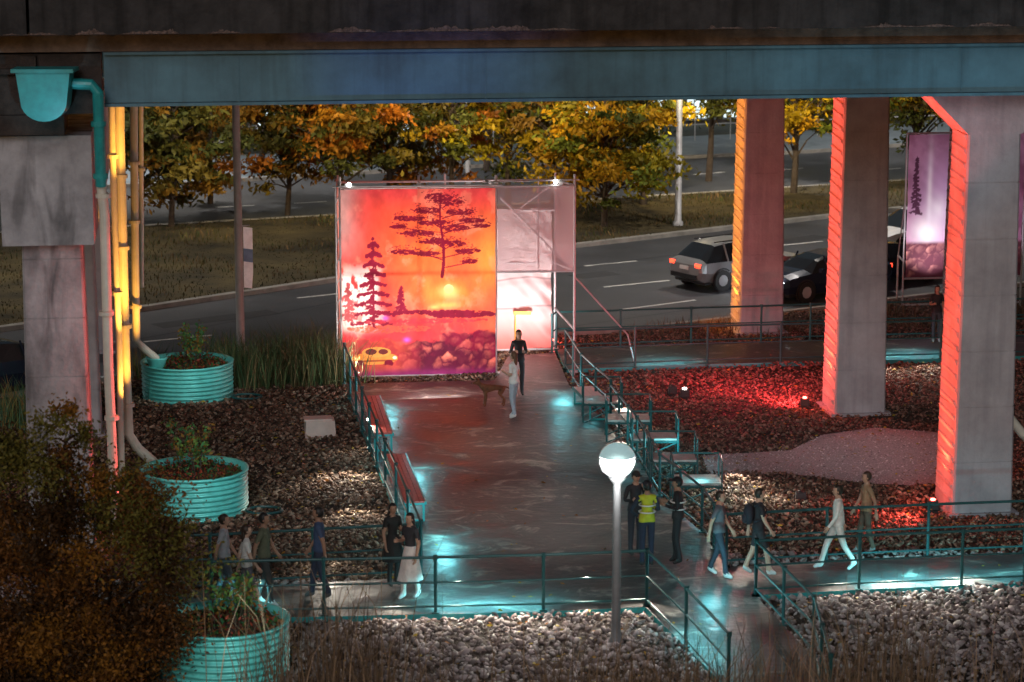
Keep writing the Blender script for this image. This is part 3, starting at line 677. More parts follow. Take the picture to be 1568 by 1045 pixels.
c=G(369,545); b=MB(); b.tube([c+Vector((0,0,6.8)),c+Vector((-.15,0,7.6)),c+Vector((-.55,0,8.4))],[0.05,.05,.04],8); b.tube([c+Vector((0.05,0,3.7)),c+Vector((0.3,0.15,3.7))],.02,6); b.tube([c+Vector((0.05,0,1.95)),c+Vector((0.3,0.15,1.95))],.02,6); b.obj('pole_bracket',[M['metal']])
b=MB(); q=c+Vector((0.13,0.0,0)); vs=[];N_=14
for i in range(N_+1):
    t=i/N_; z=3.68-1.72*t; bul=0.02*math.sin(t*6)
    vs+= [q+Vector((0,bul,z)),q+Vector((0.25-0.06*max(0,t-.75)*3,0.12+bul,z-0.05))]
b.add(vs,[(2*i,2*i+1,2*i+3,2*i+2) for i in range(N_)]); 
for i in range(N_): b.m[i]=1 if i in (5,6,7) else 0
b.obj('hanging_banner_sign',[mat('white_sign_vinyl',(.8,.8,.8),.5,emit=(.8,.85,.9),es=.08),mat('blue_print',(0.15,0.3,0.5))])

# ------------------------------------------------------------ trees
def tree(px,py,ht,cr,pal,nclump=42,lpc=150,leaf=0.13,cz=0.58,vr=.40,name='maple_tree',lx=0):
    c=G(px,py); e=empty(name,c); b=MB()
    ln=random.uniform(-.3,.3)
    trunk=[(0,0,0),(0.05+ln*.2,0,ht*.2),(0.02+ln*.5,.05,ht*.4),(0.1+ln,0,ht*.65),(ln,0,ht*.85)]
    b.tube(trunk,[ht*.020,ht*.016,ht*.012,ht*.008,ht*.004],9); C=[];cc=[]
    pal=np.array(pal); sx=random.uniform(.85,1.25); hole=random.random()*6.28
    for k in range(nclump):
        th=random.random()*6.28; ph=math.acos(random.uniform(-0.98,1)); q=random.uniform(0.35,1.12)
        if abs(((th-hole+3.14)%6.28)-3.14)<.5 and ph>1.0: q*=.6
        p=Vector((math.sin(ph)*math.cos(th)*cr*q*sx+lx,math.sin(ph)*math.sin(th)*cr*q,ht*cz+math.cos(ph)*ht*vr*q))
        z0=max(ht*.18,min(ht*.75,p.z-ht*.18)); m=Vector((p.x*.45,p.y*.45,(z0+p.z)/2+.1))
        b.tube([(0.03,0,z0),m,p],[ht*.007,ht*.004,ht*.0015],5,0,False)
        rr=cr*random.uniform(.12,.36); n=int(lpc*random.uniform(.4,1.3)*(rr/(cr*.25)))
        d=rng.normal(size=(n,3))*np.array([rr,rr,rr*.45])*0.62
        d[:,2]-=0.25*np.abs(d[:,0]+d[:,1])
        C.append(np.array(p)+d); bc=pal[random.randrange(len(pal))]*random.uniform(.45,1.35)
        cc.append(bc*(1+0.7*(rng.random((n,1))-.5)))
    b.obj('trunk_and_limbs',[M['bark']],e)
    leaves('crown_leaves',np.concatenate(C),leaf,np.clip(np.concatenate(cc),0,1),M['leaf'],e)
YG=[(0.42,0.28,0.008),(0.32,0.26,0.010),(0.13,0.16,0.018),(0.46,0.25,0.008),(.10,.11,.015)]; OR=[(0.38,0.13,0.010),(0.28,0.14,0.010),(0.15,0.11,0.012),(0.42,0.19,0.012),(.09,.10,.018)]; DG=[(0.09,0.09,0.018),(0.14,0.11,0.018),(0.06,0.075,0.018),(.22,.12,.015)]
tree(262,352,6.2,2.1,DG,60,190); tree(215,335,6.0,1.8,DG,40,170); tree(322,312,6.3,1.7,DG+OR,34,160)
tree(440,330,6.0,1.9,OR+DG,50,170,cz=.55); tree(520,338,6.8,2.2,OR,58,190); tree(596,315,7.2,2.5,OR,66,200,cz=.55); tree(690,326,6.6,1.8,OR+YG,42,160)
tree(778,318,7.2,1.9,YG+OR,50,150,leaf=.11,cz=.6); tree(925,352,6.7,2.3,YG,76,200,cz=.56); tree(985,318,7.6,2.4,YG,58,180,cz=.60)
tree(848,328,6.8,1.7,YG+DG,42,150); tree(1085,278,8,2.2,YG,44,170,cz=.66,vr=.34); tree(1215,300,7.8,2.0,YG,54,190,cz=.66,vr=.34); tree(1400,320,8.2,2.4,YG+DG,58,190,cz=.64,vr=.34); tree(1330,275,8.5,2.5,YG+DG,44,170,cz=.66,vr=.34)
tree(-40,335,7,3,DG,36,160); tree(1560,300,8,3,YG+DG,44,180); tree(745,262,8.5,2.3,DG+OR,40,150); tree(400,262,8,2.2,DG,40,150); tree(1150,250,8.5,2.4,DG+YG,40,150,cz=.62)
C=[];cc=[]
for k in range(120):
    x=rng.uniform(-34,34); y=rng.uniform(121,126)+x*0.36; z=rng.uniform(0.6,5); n=80
    C.append(np.array([x,y,z])+rng.normal(size=(n,3))*np.array([.8,.8,.6])); cc.append(np.array([(0.05,0.07,0.025),(0.09,0.08,0.02),(0.03,0.06,0.03),(.2,.16,.02)][k%4])*(1+0.5*(rng.random((n,1))-.5)))
leaves('distant_shrubs',np.concatenate(C),0.2,np.concatenate(cc),M['leaf'])
bl=empty('brick_apartment_building',(0,129,0)); bl.rotation_euler=(0,0,0.345)
b=MB(); b.box((0,5,9),(110,10,18)); b.obj('walls',[mat('dark_brick',(0.09,0.08,0.08),.9,var=.3,scale=2)],bl)
b=MB(); b2=MB()
for i in range(-26,27):
    for fl in range(4):
        x=i*2.1; z=1.25+fl*3.1; lit=random.random()<(0.45 if fl<1 else .2)
        b.box((x,-0.02,z),(1.5,0.06,2.0),1 if lit else 0); b2.box((x,-0.09,z-1.05),(1.7,0.2,0.1)); b2.box((x,-0.08,z),(0.06,0.08,2.0)); b2.box((x-.4,-.07,z),(.04,.06,2.0)); b2.box((x+.4,-.07,z),(.04,.06,2.0))
b.obj('windows',[M['glass'],mat('lit_window',(0.8,0.8,0.7),emit=(0.7,0.92,1),es=1.3)],bl); b2.obj('window_frames',[M['pave']],bl)
b=MB()
for x in range(-36,40): 
    b.tube([(x*0.9,121+x*.315,0),(x*0.9,121+x*.315,1.5)],.025,5)
b.tube([(-33,109.5,1.5),(35,133.3,1.5)],.03,5); b.tube([(-33,109.5,.8),(35,133.3,.8)],.03,5); b.obj('metal_fence',[M['metal']])

# ------------------------------------------------------------ grasses
n=60000; x=rng.uniform(-26,26,n); y=rng.uniform(66,112,n); k=inpoly(x,y,kerbN+kerbF[::-1])&(np.abs(x)<.22*y+1); x=x[k];y=y[k]
pt=np.sin(x*.9+1.1*np.sin(y*.8))+np.sin(y*1.1+x*.4+.8*np.sin(x*1.3)); 
col=mixcols(len(x),[(0.075,0.07,0.02),(0.10,0.07,0.025),(0.04,0.055,0.015),(0.14,0.09,0.04)],.4)*(0.7+.27*pt[:,None])
blades('median_grass',np.stack([x,y,np.full(len(x),.11)],1),0.12+0.055*pt,0.018,1.0,np.clip(col,.008,1),M['blade'])
def clump(name,pts,n,spread,h,w,lean,pal):
    B=[]
    for (px,py) in pts:
        c=G(px,py); B.append(np.array(c)[None]+rng.normal(size=(n,3))*np.array([spread,spread,0]))
    B=np.concatenate(B); return blades(name,B,np.full(len(B),h),w,lean,mixcols(len(B),pal,.4),M['blade'])
clump('ornamental_grass',[(365,590),(395,592),(425,588),(455,588),(485,590),(510,588),(440,578),(480,575)],300,0.33,1.35,0.012,.7,[(0.06,0.12,0.05),(0.09,0.13,0.05),(0.16,0.13,0.06)])
clump('ornamental_grass',[(225,580),(340,560),(20,640),(30,660),(60,650)],200,0.35,0.9,0.012,.6,[(0.06,0.15,0.09),(0.08,0.14,0.05),(0.25,0.18,0.06)])
clump('dry_verge_grass',[(1320,500),(1390,498),(1200,506),(1120,508),(1040,511),(1480,490),(1545,480),(1360,482)],160,0.5,0.4,0.012,.8,[(0.15,0.11,0.06),(0.12,0.06,0.04)])
def near_grass(name,xs,Y,h,n,pal,sp=.35):
    B=[]
    for px in xs:
        q=P(px,1045,Y); B.append(np.array([q.x,Y,0.0])+rng.normal(size=(n,3))*np.array([sp,sp,0]))
    B=np.concatenate(B); hh=h*(.55+.6*rng.random(len(B)))
    return blades(name,B,hh,0.009,.6,mixcols(len(B),pal,.4),M['blade'])
DRY=[(0.26,0.18,0.11),(0.18,0.12,0.07),(0.12,0.08,0.05),(0.32,0.22,0.14)]
near_grass('tall_dry_grass',[430,470,510,560],39.5,2.6,110,DRY,.5); near_grass('tall_dry_grass',[600,650,720],39.3,1.4,60,DRY,.5)
near_grass('tall_dry_grass',[850,900,960,1010,1060],39.5,1.5,110,DRY,.5); near_grass('tall_dry_grass',[1120,1180,1240,1400,1540],39.5,1.6,110,DRY,.5)
near_grass('tall_dry_grass',[1290,1330,1370],39.5,2.3,90,DRY,.5)
def shrub(name,Y,ctrs,n,leaf):
    e=empty(name,(P(110,1045,Y).x,Y,0)); C=[];cc=[]; b=MB(); o=e.location
    for (px,py,r,pal) in ctrs:
        q=P(px,py,Y+random.uniform(-.6,.4))-o; 
        b.tube([(q.x*.3,q.y*.5,q.z*.5),(q.x*.8,q.y*.6,q.z*.75),q],[.012,.01,.005],6)
        m=int(n*r*r); d=rng.normal(size=(m,3))*r*.52*np.array([1,1,.8]); 
        C.append(np.array(q)+d); cc.append(np.array(pal)*(1+0.9*(rng.random((m,1))-.5)))
        for _ in range(4):
            tdir=Vector((random.gauss(0,r*.8),random.gauss(0,r*.3),random.uniform(0,r*1.1))); b.tube([q,q+tdir],[.008,.003],5)
            m2=50; t=rng.random((m2,1)); C.append(np.array(q)+t*np.array(tdir)+rng.normal(size=(m2,3))*.05); cc.append(np.array(pal)*(1.2+0.9*(rng.random((m2,1))-.5)))
    for k in range(7): b.tube([(k*.15-.5,0.3,0),(k*.22-.7,.3,1.6),(k*.3-1.0,.2,3.0)],[.04,.03,.02],6)
    b.obj('branches',[M['bark']],e); leaves('leaves',np.concatenate(C),leaf,np.clip(np.concatenate(cc),0,1),M['leaf'],e)
BR=(0.20,0.085,0.02); GR=(0.17,0.15,0.03); OG=(0.28,0.13,0.02); DB=(0.07,0.035,0.012)
ct=[]
for k in range(125):
    px=random.uniform(-40,265); top=650+max(0,(px-120))*1.1+max(0,60-px)*.3; py=top+(1120-top)*random.random()**.75
    ct.append((px,py,random.uniform(.32,.58),GR if py<top+110 and random.random()<.6 else random.choice([BR,OG,DB,DB])))
ct+=[(100,632,.28,OG),(70,655,.35,GR),(30,690,.4,GR),(130,672,.3,GR),(150,745,.35,OG),(205,830,.35,BR),(240,900,.3,OG)]
shrub('foreground_shrub',40.5,ct,2600,.042)

# ------------------------------------------------------------ cars
def car(px,py,head,paint,suv=True,hl=False,tl=True,z=0.004):
    c=G(px,py); e=empty('suv_car' if suv else 'sedan_car',(c.x,c.y,z)); e.rotation_euler=(0,0,head); b=MB()
    R=1.56 if suv else 1.43
    st=[(-2.30,.50,.80,.86,.72,.76,.66),(-2.24,.38,.90,.98,.80,.85,.70),(-2.08 if suv else -1.8,.30,.94,1.05,.85,.89,.70),(-1.55 if suv else -1.05,.26,.95,R-.10,.88,.91,.60),(-1.0 if suv else -.6,.26,.95,R-.02,.88,.92,.62),(-.3,.26,.94,R,.88,.92,.63),(.30,.26,.93,R-.06,.88,.92,.60),(.75,.26,.92,1.26,.88,.92,.64),(1.20,.26,.91,1.00,.88,.91,.68),(1.7,.27,.86,.94,.87,.90,.68),(2.05,.30,.78,.86,.84,.86,.64),(2.25,.38,.66,.72,.76,.78,.60),(2.32,.48,.58,.62,.66,.68,.55)]
    rings=[]
    for (x,zl,zb,zt,wl,wb,wt) in st:
        mid=(zl+zb)/2
        half=[(wl*.92,zl),(wb,mid),(wb*.97,zb),(wt,zt-.035),(wt*.75,zt)]
        rings.append([(x,-a,q) for a,q in half]+[(x,a,q) for a,q in half[::-1]])
    vs=[p for r in rings for p in r]; k=10
    for i in range(len(rings)-1):
        for j in range(k):
            a=i*k+j; bb=i*k+(j+1)%k; mi=0
            if j in (2,6) and 2<=i<=7: mi=1
            if j==4 and i in (2,6,7): mi=1
            if j in (3,5) and i in (2,6,7): mi=1
            b.add([vs[a],vs[bb],vs[bb+k],vs[a+k]],[(0,3,2,1)],mi)
    b.add(rings[0],[tuple(range(k))],0); b.add(rings[-1],[tuple(range(k-1,-1,-1))],0)
    for sy in (-1,1):
        for x in (-.35,-1.2 if suv else .5): b.tube([(x,sy*.895,.95),(x,sy*.625,R-.045)],.03,6,0)
        b.box((0.85,sy*.99,1.0),(.16,.16,.12),0); b.box((-.1,sy*.905,.62),(2.0,.02,.02),4)
        for x in (-1.42,1.42):
            b.lathe([(0,.0),(.20,.01),(.21,-.01),(.34,-.01),(.345,.03),(.345,.2)],(x,sy*.93,.345),20,2,'y',0 if sy<0 else math.pi)
            b.lathe([(0,-.012),(.19,-.005)],(x,sy*.93,.345),10,3,'y',0 if sy<0 else math.pi)
            b.lathe([(.345,.0),(.40,.0),(.40,.02)],(x,sy*.915,.36),20,4,'y',0 if sy<0 else math.pi)
        b.box((-2.24,sy*.66,.86),(.12,.26,.12),5); b.box((2.24,sy*.60,.64),(.18,.26,.12),6)
        if suv: b.tube([(-1.5,sy*.52,R-.01),(.2,sy*.52,R+.01)],.02,5,4)
    b.box((-2.31,0,.48),(.10,1.3,.14),4); b.box((2.31,0,.44),(.08,1.2,.14),4); b.box((-2.315,0,.74),(.03,.45,.12),7); b.box((0,0,.27),(4.1,1.6,.1),4)
    b.obj('body',[M[paint],M['glass'],M['tire'],M['metal'],M['dark'],M['tail'] if tl else M['dark'],M['head'] if hl else M['white'],M['white']],e)
    return e
RD=math.radians(34)
car(1132,434,RD,'silver'); car(1258,452,RD+math.pi,'navy',False,True); car(1400,385,RD+math.pi,'wcar',True,True); car(1345,432,RD,'navy',False); car(-12,600,math.radians(45),'navy',False,True)
q=G(1212,440); spot('car_headlight',(q.x,q.y,.7),(q.x-5,q.y-3.6,0),260,(.85,.93,1),70,.8)

# ------------------------------------------------------------ people
SK=[(0.45,0.26,0.18),(0.30,0.17,0.11),(0.55,0.35,0.26)]
cm={}
def cmat(col,r=.85):
    k=tuple(round(q,3) for q in col)
    if k not in cm: cm[k]=mat('cloth_%d'%len(cm),col,r,var=.15,scale=12)
    return cm[k]
def skinned(V,Ed,rad,root=0,sub=1):
    me=bpy.data.meshes.new('t'); me.from_pydata(V,Ed,[]); o=bpy.data.objects.new('t',me); scene.collection.objects.link(o)
    md=o.modifiers.new('s','SKIN'); md.use_smooth_shade=True
    sv=me.skin_vertices[0].data
    for i,r in enumerate(rad): sv[i].radius=(r,r); sv[i].use_root=(i==root)
    sd=o.modifiers.new('d','SUBSURF'); sd.levels=sub; sd.render_levels=sub
    dg=bpy.context.evaluated_depsgraph_get(); m2=bpy.data.meshes.new_from_object(o.evaluated_get(dg),depsgraph=dg)
    bpy.data.objects.remove(o); bpy.data.meshes.remove(me); return m2
def person(px,py,ht=1.72,face=-90,shirt=(.05,.05,.05),pants=(.03,.03,.05),skin=0,hair=(.02,.015,.01),shoe=(.5,.5,.5),stride=0.0,arms=('down','down'),long_hair=False,long_sl=False,shorts=False,skirt=None,female=False,cap=None,vest=None,base=PH,pack=None,name='standing_person',look=0,lean=0):
    c=G(px,py,base); V=[];Ed=[];R=[];Lb=[]
    def n(p,r,par=None,lab=0):
        V.append(p);R.append(r); i=len(V)-1
        if par is not None: Ed.append((par,i)); Lb.append(lab)
        return i
    sw=.165 if not female else .145
    pel=n((0,0,.97),.115); wa=n((0,.0,1.10),.108 if not female else .095,pel,0); ch=n((0,0,1.27),.125 if not female else .112,wa,0); uc=n((0,-.005,1.39),.095,ch,0); nk=n((0,.0,1.48),.05,uc,1); hd=n((0,.015,1.56),.06,nk,1)
    for si,s in enumerate((-1,1)):
        sh=n((s*sw,0,1.41),.062,uc,0); arm=arms[si]
        if arm=='down': el=(s*(sw+.05),-.03,1.13); wr=(s*(sw+.05),.05,.89)
        elif arm=='swingf': el=(s*(sw+.035),.06,1.14); wr=(s*(sw+.02),.20,.93)
        elif arm=='swingb': el=(s*(sw+.04),-.11,1.14); wr=(s*(sw+.05),-.14,.90)
        elif arm=='bent': el=(s*(sw+.06),-.02,1.14); wr=(s*(sw-.03),.22,1.2)
        elif arm=='phone': el=(s*(sw+.05),.08,1.16); wr=(s*(sw-.06),.22,1.40)
        elif arm=='hip': el=(s*(sw+.18),-.05,1.17); wr=(s*(sw+.02),.06,1.02)
        e1=n(el,.043,sh,0); w1=n(wr,.029,e1,0 if long_sl else 1)
        d=(Vector(wr)-Vector(el)).normalized(); side=Vector((-s,0,0)) if abs(d.z)>.6 else Vector((0,0,-1)).cross(d)*1.0
        side=(side-d*side.dot(d)).normalized(); fw=d.cross(side)
        pm=n(tuple(Vector(wr)+d*.055),.032,w1,1)
        for f,(off,ln) in enumerate(((-.027,.068),(-.009,.078),(.009,.074),(.026,.06))):
            b0=Vector(wr)+d*.095+fw*off; f1=n(tuple(b0),.0105,pm,1); f2=n(tuple(b0+d*ln*.5+side*.012),.0095,f1,1); n(tuple(b0+d*ln*.85+side*.035),.008,f2,1)
        t1=n(tuple(Vector(wr)+d*.04+fw*-.04+side*.01),.012,pm,1); n(tuple(Vector(wr)+d*.085+fw*-.055+side*.03),.010,t1,1)
        ph=s*stride; fy=ph/2
        hp=n((s*.085,0,.93),.098 if not shorts else .092,pel,2)
        kn=n((s*.09,fy*.5+.04*(1 if stride else .3),.51),.066,hp,2)
        ub=.0 if fy>=0 else min(.1,-fy*.25)
        an=n((s*.09,fy-.02,.10+ub),.046,kn,3 if shorts else 2); 
        hl=n((s*.09,fy-.05,.045+ub),.038,an,4); n((s*.10,fy+.13,.035),.036,an,4)
    m2=skinned(V,Ed,R)
    k=len(m2.polygons); ctr=np.empty(k*3); m2.polygons.foreach_get('center',ctr); ctr=ctr.reshape(-1,3)
    best=np.full(k,1e9); lab=np.zeros(k,int)
    for (i,j),lb in zip(Ed,Lb):
        a=np.array(V[i]);d=np.array(V[j])-a; t=np.clip(((ctr-a)@d)/(d@d+1e-9),0,1); dist=np.linalg.norm(ctr-a-t[:,None]*d,axis=1)/(R[i]*(1-t)+R[j]*t)
        m=dist<best; best[m]=dist[m]; lab[m]=lb
    if shorts: lab[(lab==2)&(ctr[:,2]<.56)]=3
    if vest is not None: lab[(lab==0)&(ctr[:,2]>1.02)&(np.abs(ctr[:,0])<.17)]=5
    hip=(lab==0)&(ctr[:,2]<.97)&(np.abs(ctr[:,0])<sw); lab[hip]=2
    if not long_sl: lab[(lab==0)&(np.abs(ctr[:,0])>sw+.0)&(ctr[:,2]<1.24)]=1
    m2.materials.clear()
    sk=cmat(SK[skin],.6)
    for mm in (cmat(shirt),sk,cmat(pants),sk,cmat(shoe),cmat(vest if vest else shirt)): m2.materials.append(mm)
    m2.polygons.foreach_set('material_index',lab.astype(np.int32))
    e=empty(name,c); e.rotation_euler=(0,0,math.radians(face-90)); s=ht/1.74; e.scale=(s,s,s)
    o=bpy.data.objects.new('body',m2); scene.collection.objects.link(o); o.parent=e
    b=MB()
    def hf(q):
        x,y,z=q
        if z<0: k=1-0.35*(-z/.12)**1.5; x*=k; y=y*(1-.12*(-z/.12)); y+=.012*(-z/.12)
        return Vector((x,y,z))
    b.ell((0,0,0),(.074,.094,.118),0,20,14,hf)
    b.add([(0,.115,-.022),(-.013,.09,-.025),(.013,.09,-.025),(0,.092,.02)],[(0,1,3),(0,3,2),(0,2,1)],0)
    for sx in (-1,1):
        b.ell((sx*.074,-.003,-.005),(.010,.02,.03),0,8,6); b.ell((sx*.028,.084,.012),(.011,.008,.006),2,8,6); b.box((sx*.028,.092,.03),(.03,.006,.005),1)
    b.box((0,.088,-.055),(.04,.008,.007),3)
    def hr(q):
        if q.y>.035 and q.z<.05: q=Vector((q.x*.8,.03,q.z*.8+.02))
        return q
    b.ell((0,-.014,.022),(.085,.10,.108),1,18,12,hr)
    if long_hair: b.ell((0,-.075,-.10),(.075,.04,.17),1,12,10)
    if cap is not None:
        b.ell((0,-.003,.045),(.09,.105,.085),4,16,8,lambda q:Vector((q.x,q.y,max(q.z,0)))); b.box((0,.12,.048),(.13,.10,.012),4)
    b.obj('head',[sk,cmat(hair,.5),cmat((.02,.02,.02),.3),cmat((.3,.08,.07),.6),cmat(cap if cap else hair)],e,smooth=True,loc=(0,.02,1.62),rotz=math.radians(look))
    b=MB()
    if skirt is None:
        pr=[(.0,1.12),(.118,1.12),(.142,1.0),(.150,.93),(.145,.925),(.0,.93)]; sy=.82
        vs=[];
        N_=20
        for r_,z in pr:
            for q in range(N_): a=2*math.pi*q/N_; vs.append((r_*math.cos(a)*1.12,r_*math.sin(a)*sy,z+.01*math.sin(a*3)))
        b.add(vs,[(i*N_+q,i*N_+(q+1)%N_,(i+1)*N_+(q+1)%N_,(i+1)*N_+q) for i in range(len(pr)-1) for q in range(N_)],0)
    else:
        zb=skirt[1]; N_=28; vs=[]
        for i in range(7):
            t=i/6; r_=.115+.13*t**.8; z=1.08+(zb-1.08)*t
            for q in range(N_): a=2*math.pi*q/N_; rr=r_*(1+.09*t*math.sin(a*7)); vs.append((rr*math.cos(a),rr*math.sin(a)*(.85+.15*t)+stride*.1*t,z))
        b.add(vs,[(i*N_+q,i*N_+(q+1)%N_,(i+1)*N_+(q+1)%N_,(i+1)*N_+q) for i in range(6) for q in range(N_)],0)
    if vest is not None:
        for z in (1.12,1.26):
            pts=[(.16*math.cos(a*.3142),.145*math.sin(a*.3142),z) for a in range(21)]; b.tube(pts,.014,6,1)
    b.obj('garment',[cmat(skirt[0] if skirt else (vest or shirt)),M['white']],e,smooth=True)
    if pack is not None:
        b=MB(); b.ell((0,-.20,1.24),(.15,.10,.22),0,14,10); b.ell((0,-.28,1.15),(.10,.05,.10),0,10,8)
        for sx in (-1,1): b.tube([(sx*.10,-.12,1.40),(sx*.11,.02,1.475),(sx*.12,.13,1.34),(sx*.13,.05,1.15),(sx*.12,-.13,1.10)],.018,6,0)
        b.obj('backpack',[cmat(pack)],e,smooth=True)
    return e
person(787,641,1.70,150,(.80,.79,.77),(.42,.47,.55),2,(.12,.06,.03),(.75,.75,.75),0.12,('bent','down'),True,False,female=True,name='woman_in_white_top')
person(794,606,1.74,-80,(.015,.015,.018),(.02,.02,.025),1,(.01,.01,.01),(.05,.05,.05),0,('bent','bent'),True,True,female=True)
person(990,868,1.75,100,(.02,.03,.05),(.02,.025,.05),1,(.01,.01,.01),(.03,.03,.03),0,('hip','bent'),False,True,cap=(.02,.02,.03),vest=(.45,.48,.03),name='guard_in_hi_vis_vest')
person(972,850,1.74,-70,(.03,.03,.035),(.03,.03,.04),0,(.01,.01,.01),(.05,.05,.05),0,('phone','bent'),False,True,cap=(.03,.03,.03))
person(1037,864,1.78,170,(.012,.012,.015),(.015,.015,.018),1,(.01,.01,.01),(.02,.02,.02),.1,('bent','bent'),False,True,cap=(.01,.01,.012),vest=(.02,.02,.022),name='guard_in_black_uniform')
WK='walking_person'
person(1100,884,1.73,-20,(.10,.11,.13),(.03,.04,.06),0,(.02,.015,.01),(.6,.6,.6),.38,('swingf','swingb'),name=WK)
person(1160,881,1.75,10,(.02,.02,.025),(.03,.03,.035),2,(.02,.015,.01),(.6,.6,.6),.44,('swingb','swingf'),shorts=True,pack=(.02,.02,.03),name=WK)
person(1281,873,1.72,180,(.76,.74,.70),(.66,.62,.58),0,(.03,.02,.012),(.7,.7,.7),.66,('swingf','swingb'),long_sl=True,name=WK)
person(1325,848,1.70,-170,(.36,.22,.13),(.10,.07,.05),0,(.05,.03,.02),(.2,.2,.2),.25,('swingb','swingf'),name=WK)
person(345,925,1.74,0,(.36,.37,.40),(.08,.09,.11),0,(.03,.02,.012),(.7,.7,.7),.35,('swingf','swingb'),name=WK)
person(379,936,1.66,10,(.66,.64,.62),(.10,.10,.12),2,(.04,.02,.012),(.7,.7,.7),.45,('swingb','swingf'),True,shorts=True,female=True,name=WK)
person(406,928,1.80,-10,(.10,.11,.07),(.05,.05,.05),1,(.01,.01,.01),(.7,.7,.7),.3,('swingf','swingb'),name=WK)
person(490,918,1.80,175,(.04,.07,.14),(.03,.04,.07),1,(.01,.01,.01),(.1,.1,.1),.35,('swingb','swingf'),name=WK)
person(602,897,1.64,-60,(.012,.012,.012),(.015,.015,.015),1,(.01,.01,.01),(.05,.05,.05),.05,('bent','down'),True,female=True,skirt=((.012,.012,.012),.55))
person(629,917,1.68,-130,(.03,.03,.035),(.7,.66,.6),0,(.015,.01,.008),(.7,.7,.7),.25,('down','bent'),True,female=True,skirt=((.72,.66,.62),.40))
person(1433,524,1.66,-90,(.02,.02,.022),(.05,.05,.06),0,(.02,.012,.01),(.3,.3,.3),0,('down','bent'),True,female=True)
def dog(px,py,face):
    c=G(px,py,PH); V=[];Ed=[];R=[]
    def n(p,r,par=None):
        V.append(p);R.append(r);i=len(V)-1
        if par is not None: Ed.append((par,i))
        return i
    ch=n((.22,0,.47),.115); mid=n((.05,0,.50),.098,ch); loin=n((-.12,0,.52),.08,mid); hip=n((-.24,0,.52),.085,loin)
    t1=n((-.33,0,.52),.025,hip); t2=n((-.44,0,.46),.018,t1); n((-.52,0,.40),.010,t2)
    nk=n((.34,0,.58),.066,ch); hd=n((.43,0,.68),.062,nk); mz=n((.52,0,.655),.036,hd); n((.58,0,.645),.028,mz)
    for s in (-1,1):
        n((.40,s*.045,.755),.014,n((.41,s*.04,.72),.022,hd))
        a=n((.24,s*.075,.40),.052,ch); b_=n((.22,s*.08,.26),.033,a); d=n((.24,s*.08,.12),.024,b_); f=n((.24,s*.08,.03),.024,d); n((.285,s*.08,.022),.022,f)
        a=n((-.22,s*.075,.42),.066,hip); b_=n((-.15,s*.085,.32),.044,a); d=n((-.29,s*.085,.19),.026,b_); f=n((-.27,s*.085,.03),.023,d); n((-.225,s*.085,.022),.022,f)
    m2=skinned(V,Ed,R); m2.materials.clear(); m2.materials.append(mat('brown_dog_fur',(.17,.065,.03),.85,var=.45,scale=9,bump=.3,bscale=60))
    o=bpy.data.objects.new('brown_dog',m2); scene.collection.objects.link(o); o.location=c; o.rotation_euler=(0,0,math.radians(face)); o.scale=(.95,.95,.95)
    b=MB(); b.ell((.607,0,.652),(.014,.016,.012),0,8,6)
    for s in (-1,1): b.ell((.475,s*.035,.70),(.010,.008,.010),0,8,6)
    b.obj('nose_and_eyes',[M['dark']],o)
dog(756,622,192)

# ------------------------------------------------------------ fixtures + lamps
def fixture(px,py,col,h=0.0,ang=0):
    c=G(px,py,h); b=MB(); b.box(c+Vector((0,0,.03)),(.2,.2,.05),0,ang); b.box(c+Vector((0,0.02,.17)),(.24,.18,.2),0,ang,.9); b.tube([c+Vector((-.14,0,.05)),c+Vector((-.14,0,.2))],.015,6); b.tube([c+Vector((.14,0,.05)),c+Vector((.14,0,.2))],.015,6)
    b.ell(c+Vector((0,0,.29)),(.06,.06,.03),1,10,6); b.obj('spotlight_fixture',[M['dark'],M[col]]); return c
for (x,y) in ((1232,626),(1428,785),(845,536)): fixture(x,y,'lampr')
fixture(1226,772,'dark'); fixture(1048,612,'lampw'); fixture(1030,607,'dark')
def colstrip(u,v,col,e,side=-1):
    p=E(u+side*1.7,v,4.6); t=E(u,v,4.6); light('AREA','column_wash_light',p,t,e,col,shape='RECTANGLE',size=0.06,size_y=8.6)
    q=E(u+side*1.0,v-.1,0.3); spot('column_uplight',q,E(u+side*.45,v,6),e*6,col,50,.8)
colstrip(0,0,(1,.07,.025),200); colstrip(0,9.9,(1,.08,.028),200); colstrip(0,20.9,(1,.30,.03),170)
spot('column_uplight',E(-2.6,-1.2,5.5),E(-.6,-.3,9),420,(1,.07,.05),50,.8)
spot('pipe_uplight_yellow',P(212,560,52.6),P(196,330,54),1000,YEL,70,.8); spot('pipe_uplight_yellow',P(225,610,62.4),P(206,300,63.5),1300,YEL,60,.8)
spot('pipe_uplight_yellow',P(215,640,53),P(190,480,54),450,YEL,70,.8); spot('pipe_uplight_yellow',P(220,300,52.6),P(185,160,54),330,YEL,80,.8)
q=P(232,520,49.95); light('AREA','pipe_wash_light_red',(q.x,49.95,3.6),(q.x-2,49.75,3.6),60,RED,shape='RECTANGLE',size=.06,size_y=6.2)
spot('pipe_uplight_red',P(215,800,50.4),P(174,700,50),260,RED,80,.8)
spot('column_front_light',(-6.0,41,3.0),(-9.5,50,6.0),420,(.86,.9,1),34,.9,.4)
def teal(px,py,e=14,h=.45,r=.2):
    p=G(px,py,PH); light('POINT','teal_walkway_light',(p.x,p.y,PH+h),None,e,TEAL,shadow_soft_size=r)
for (x,y,e) in ((596,622,36),(636,718,44),(680,826,56),(862,604,40),(1030,712,30),(1072,768,26),(1090,905,34),(905,640,14),(965,690,12)): teal(x,y,e)
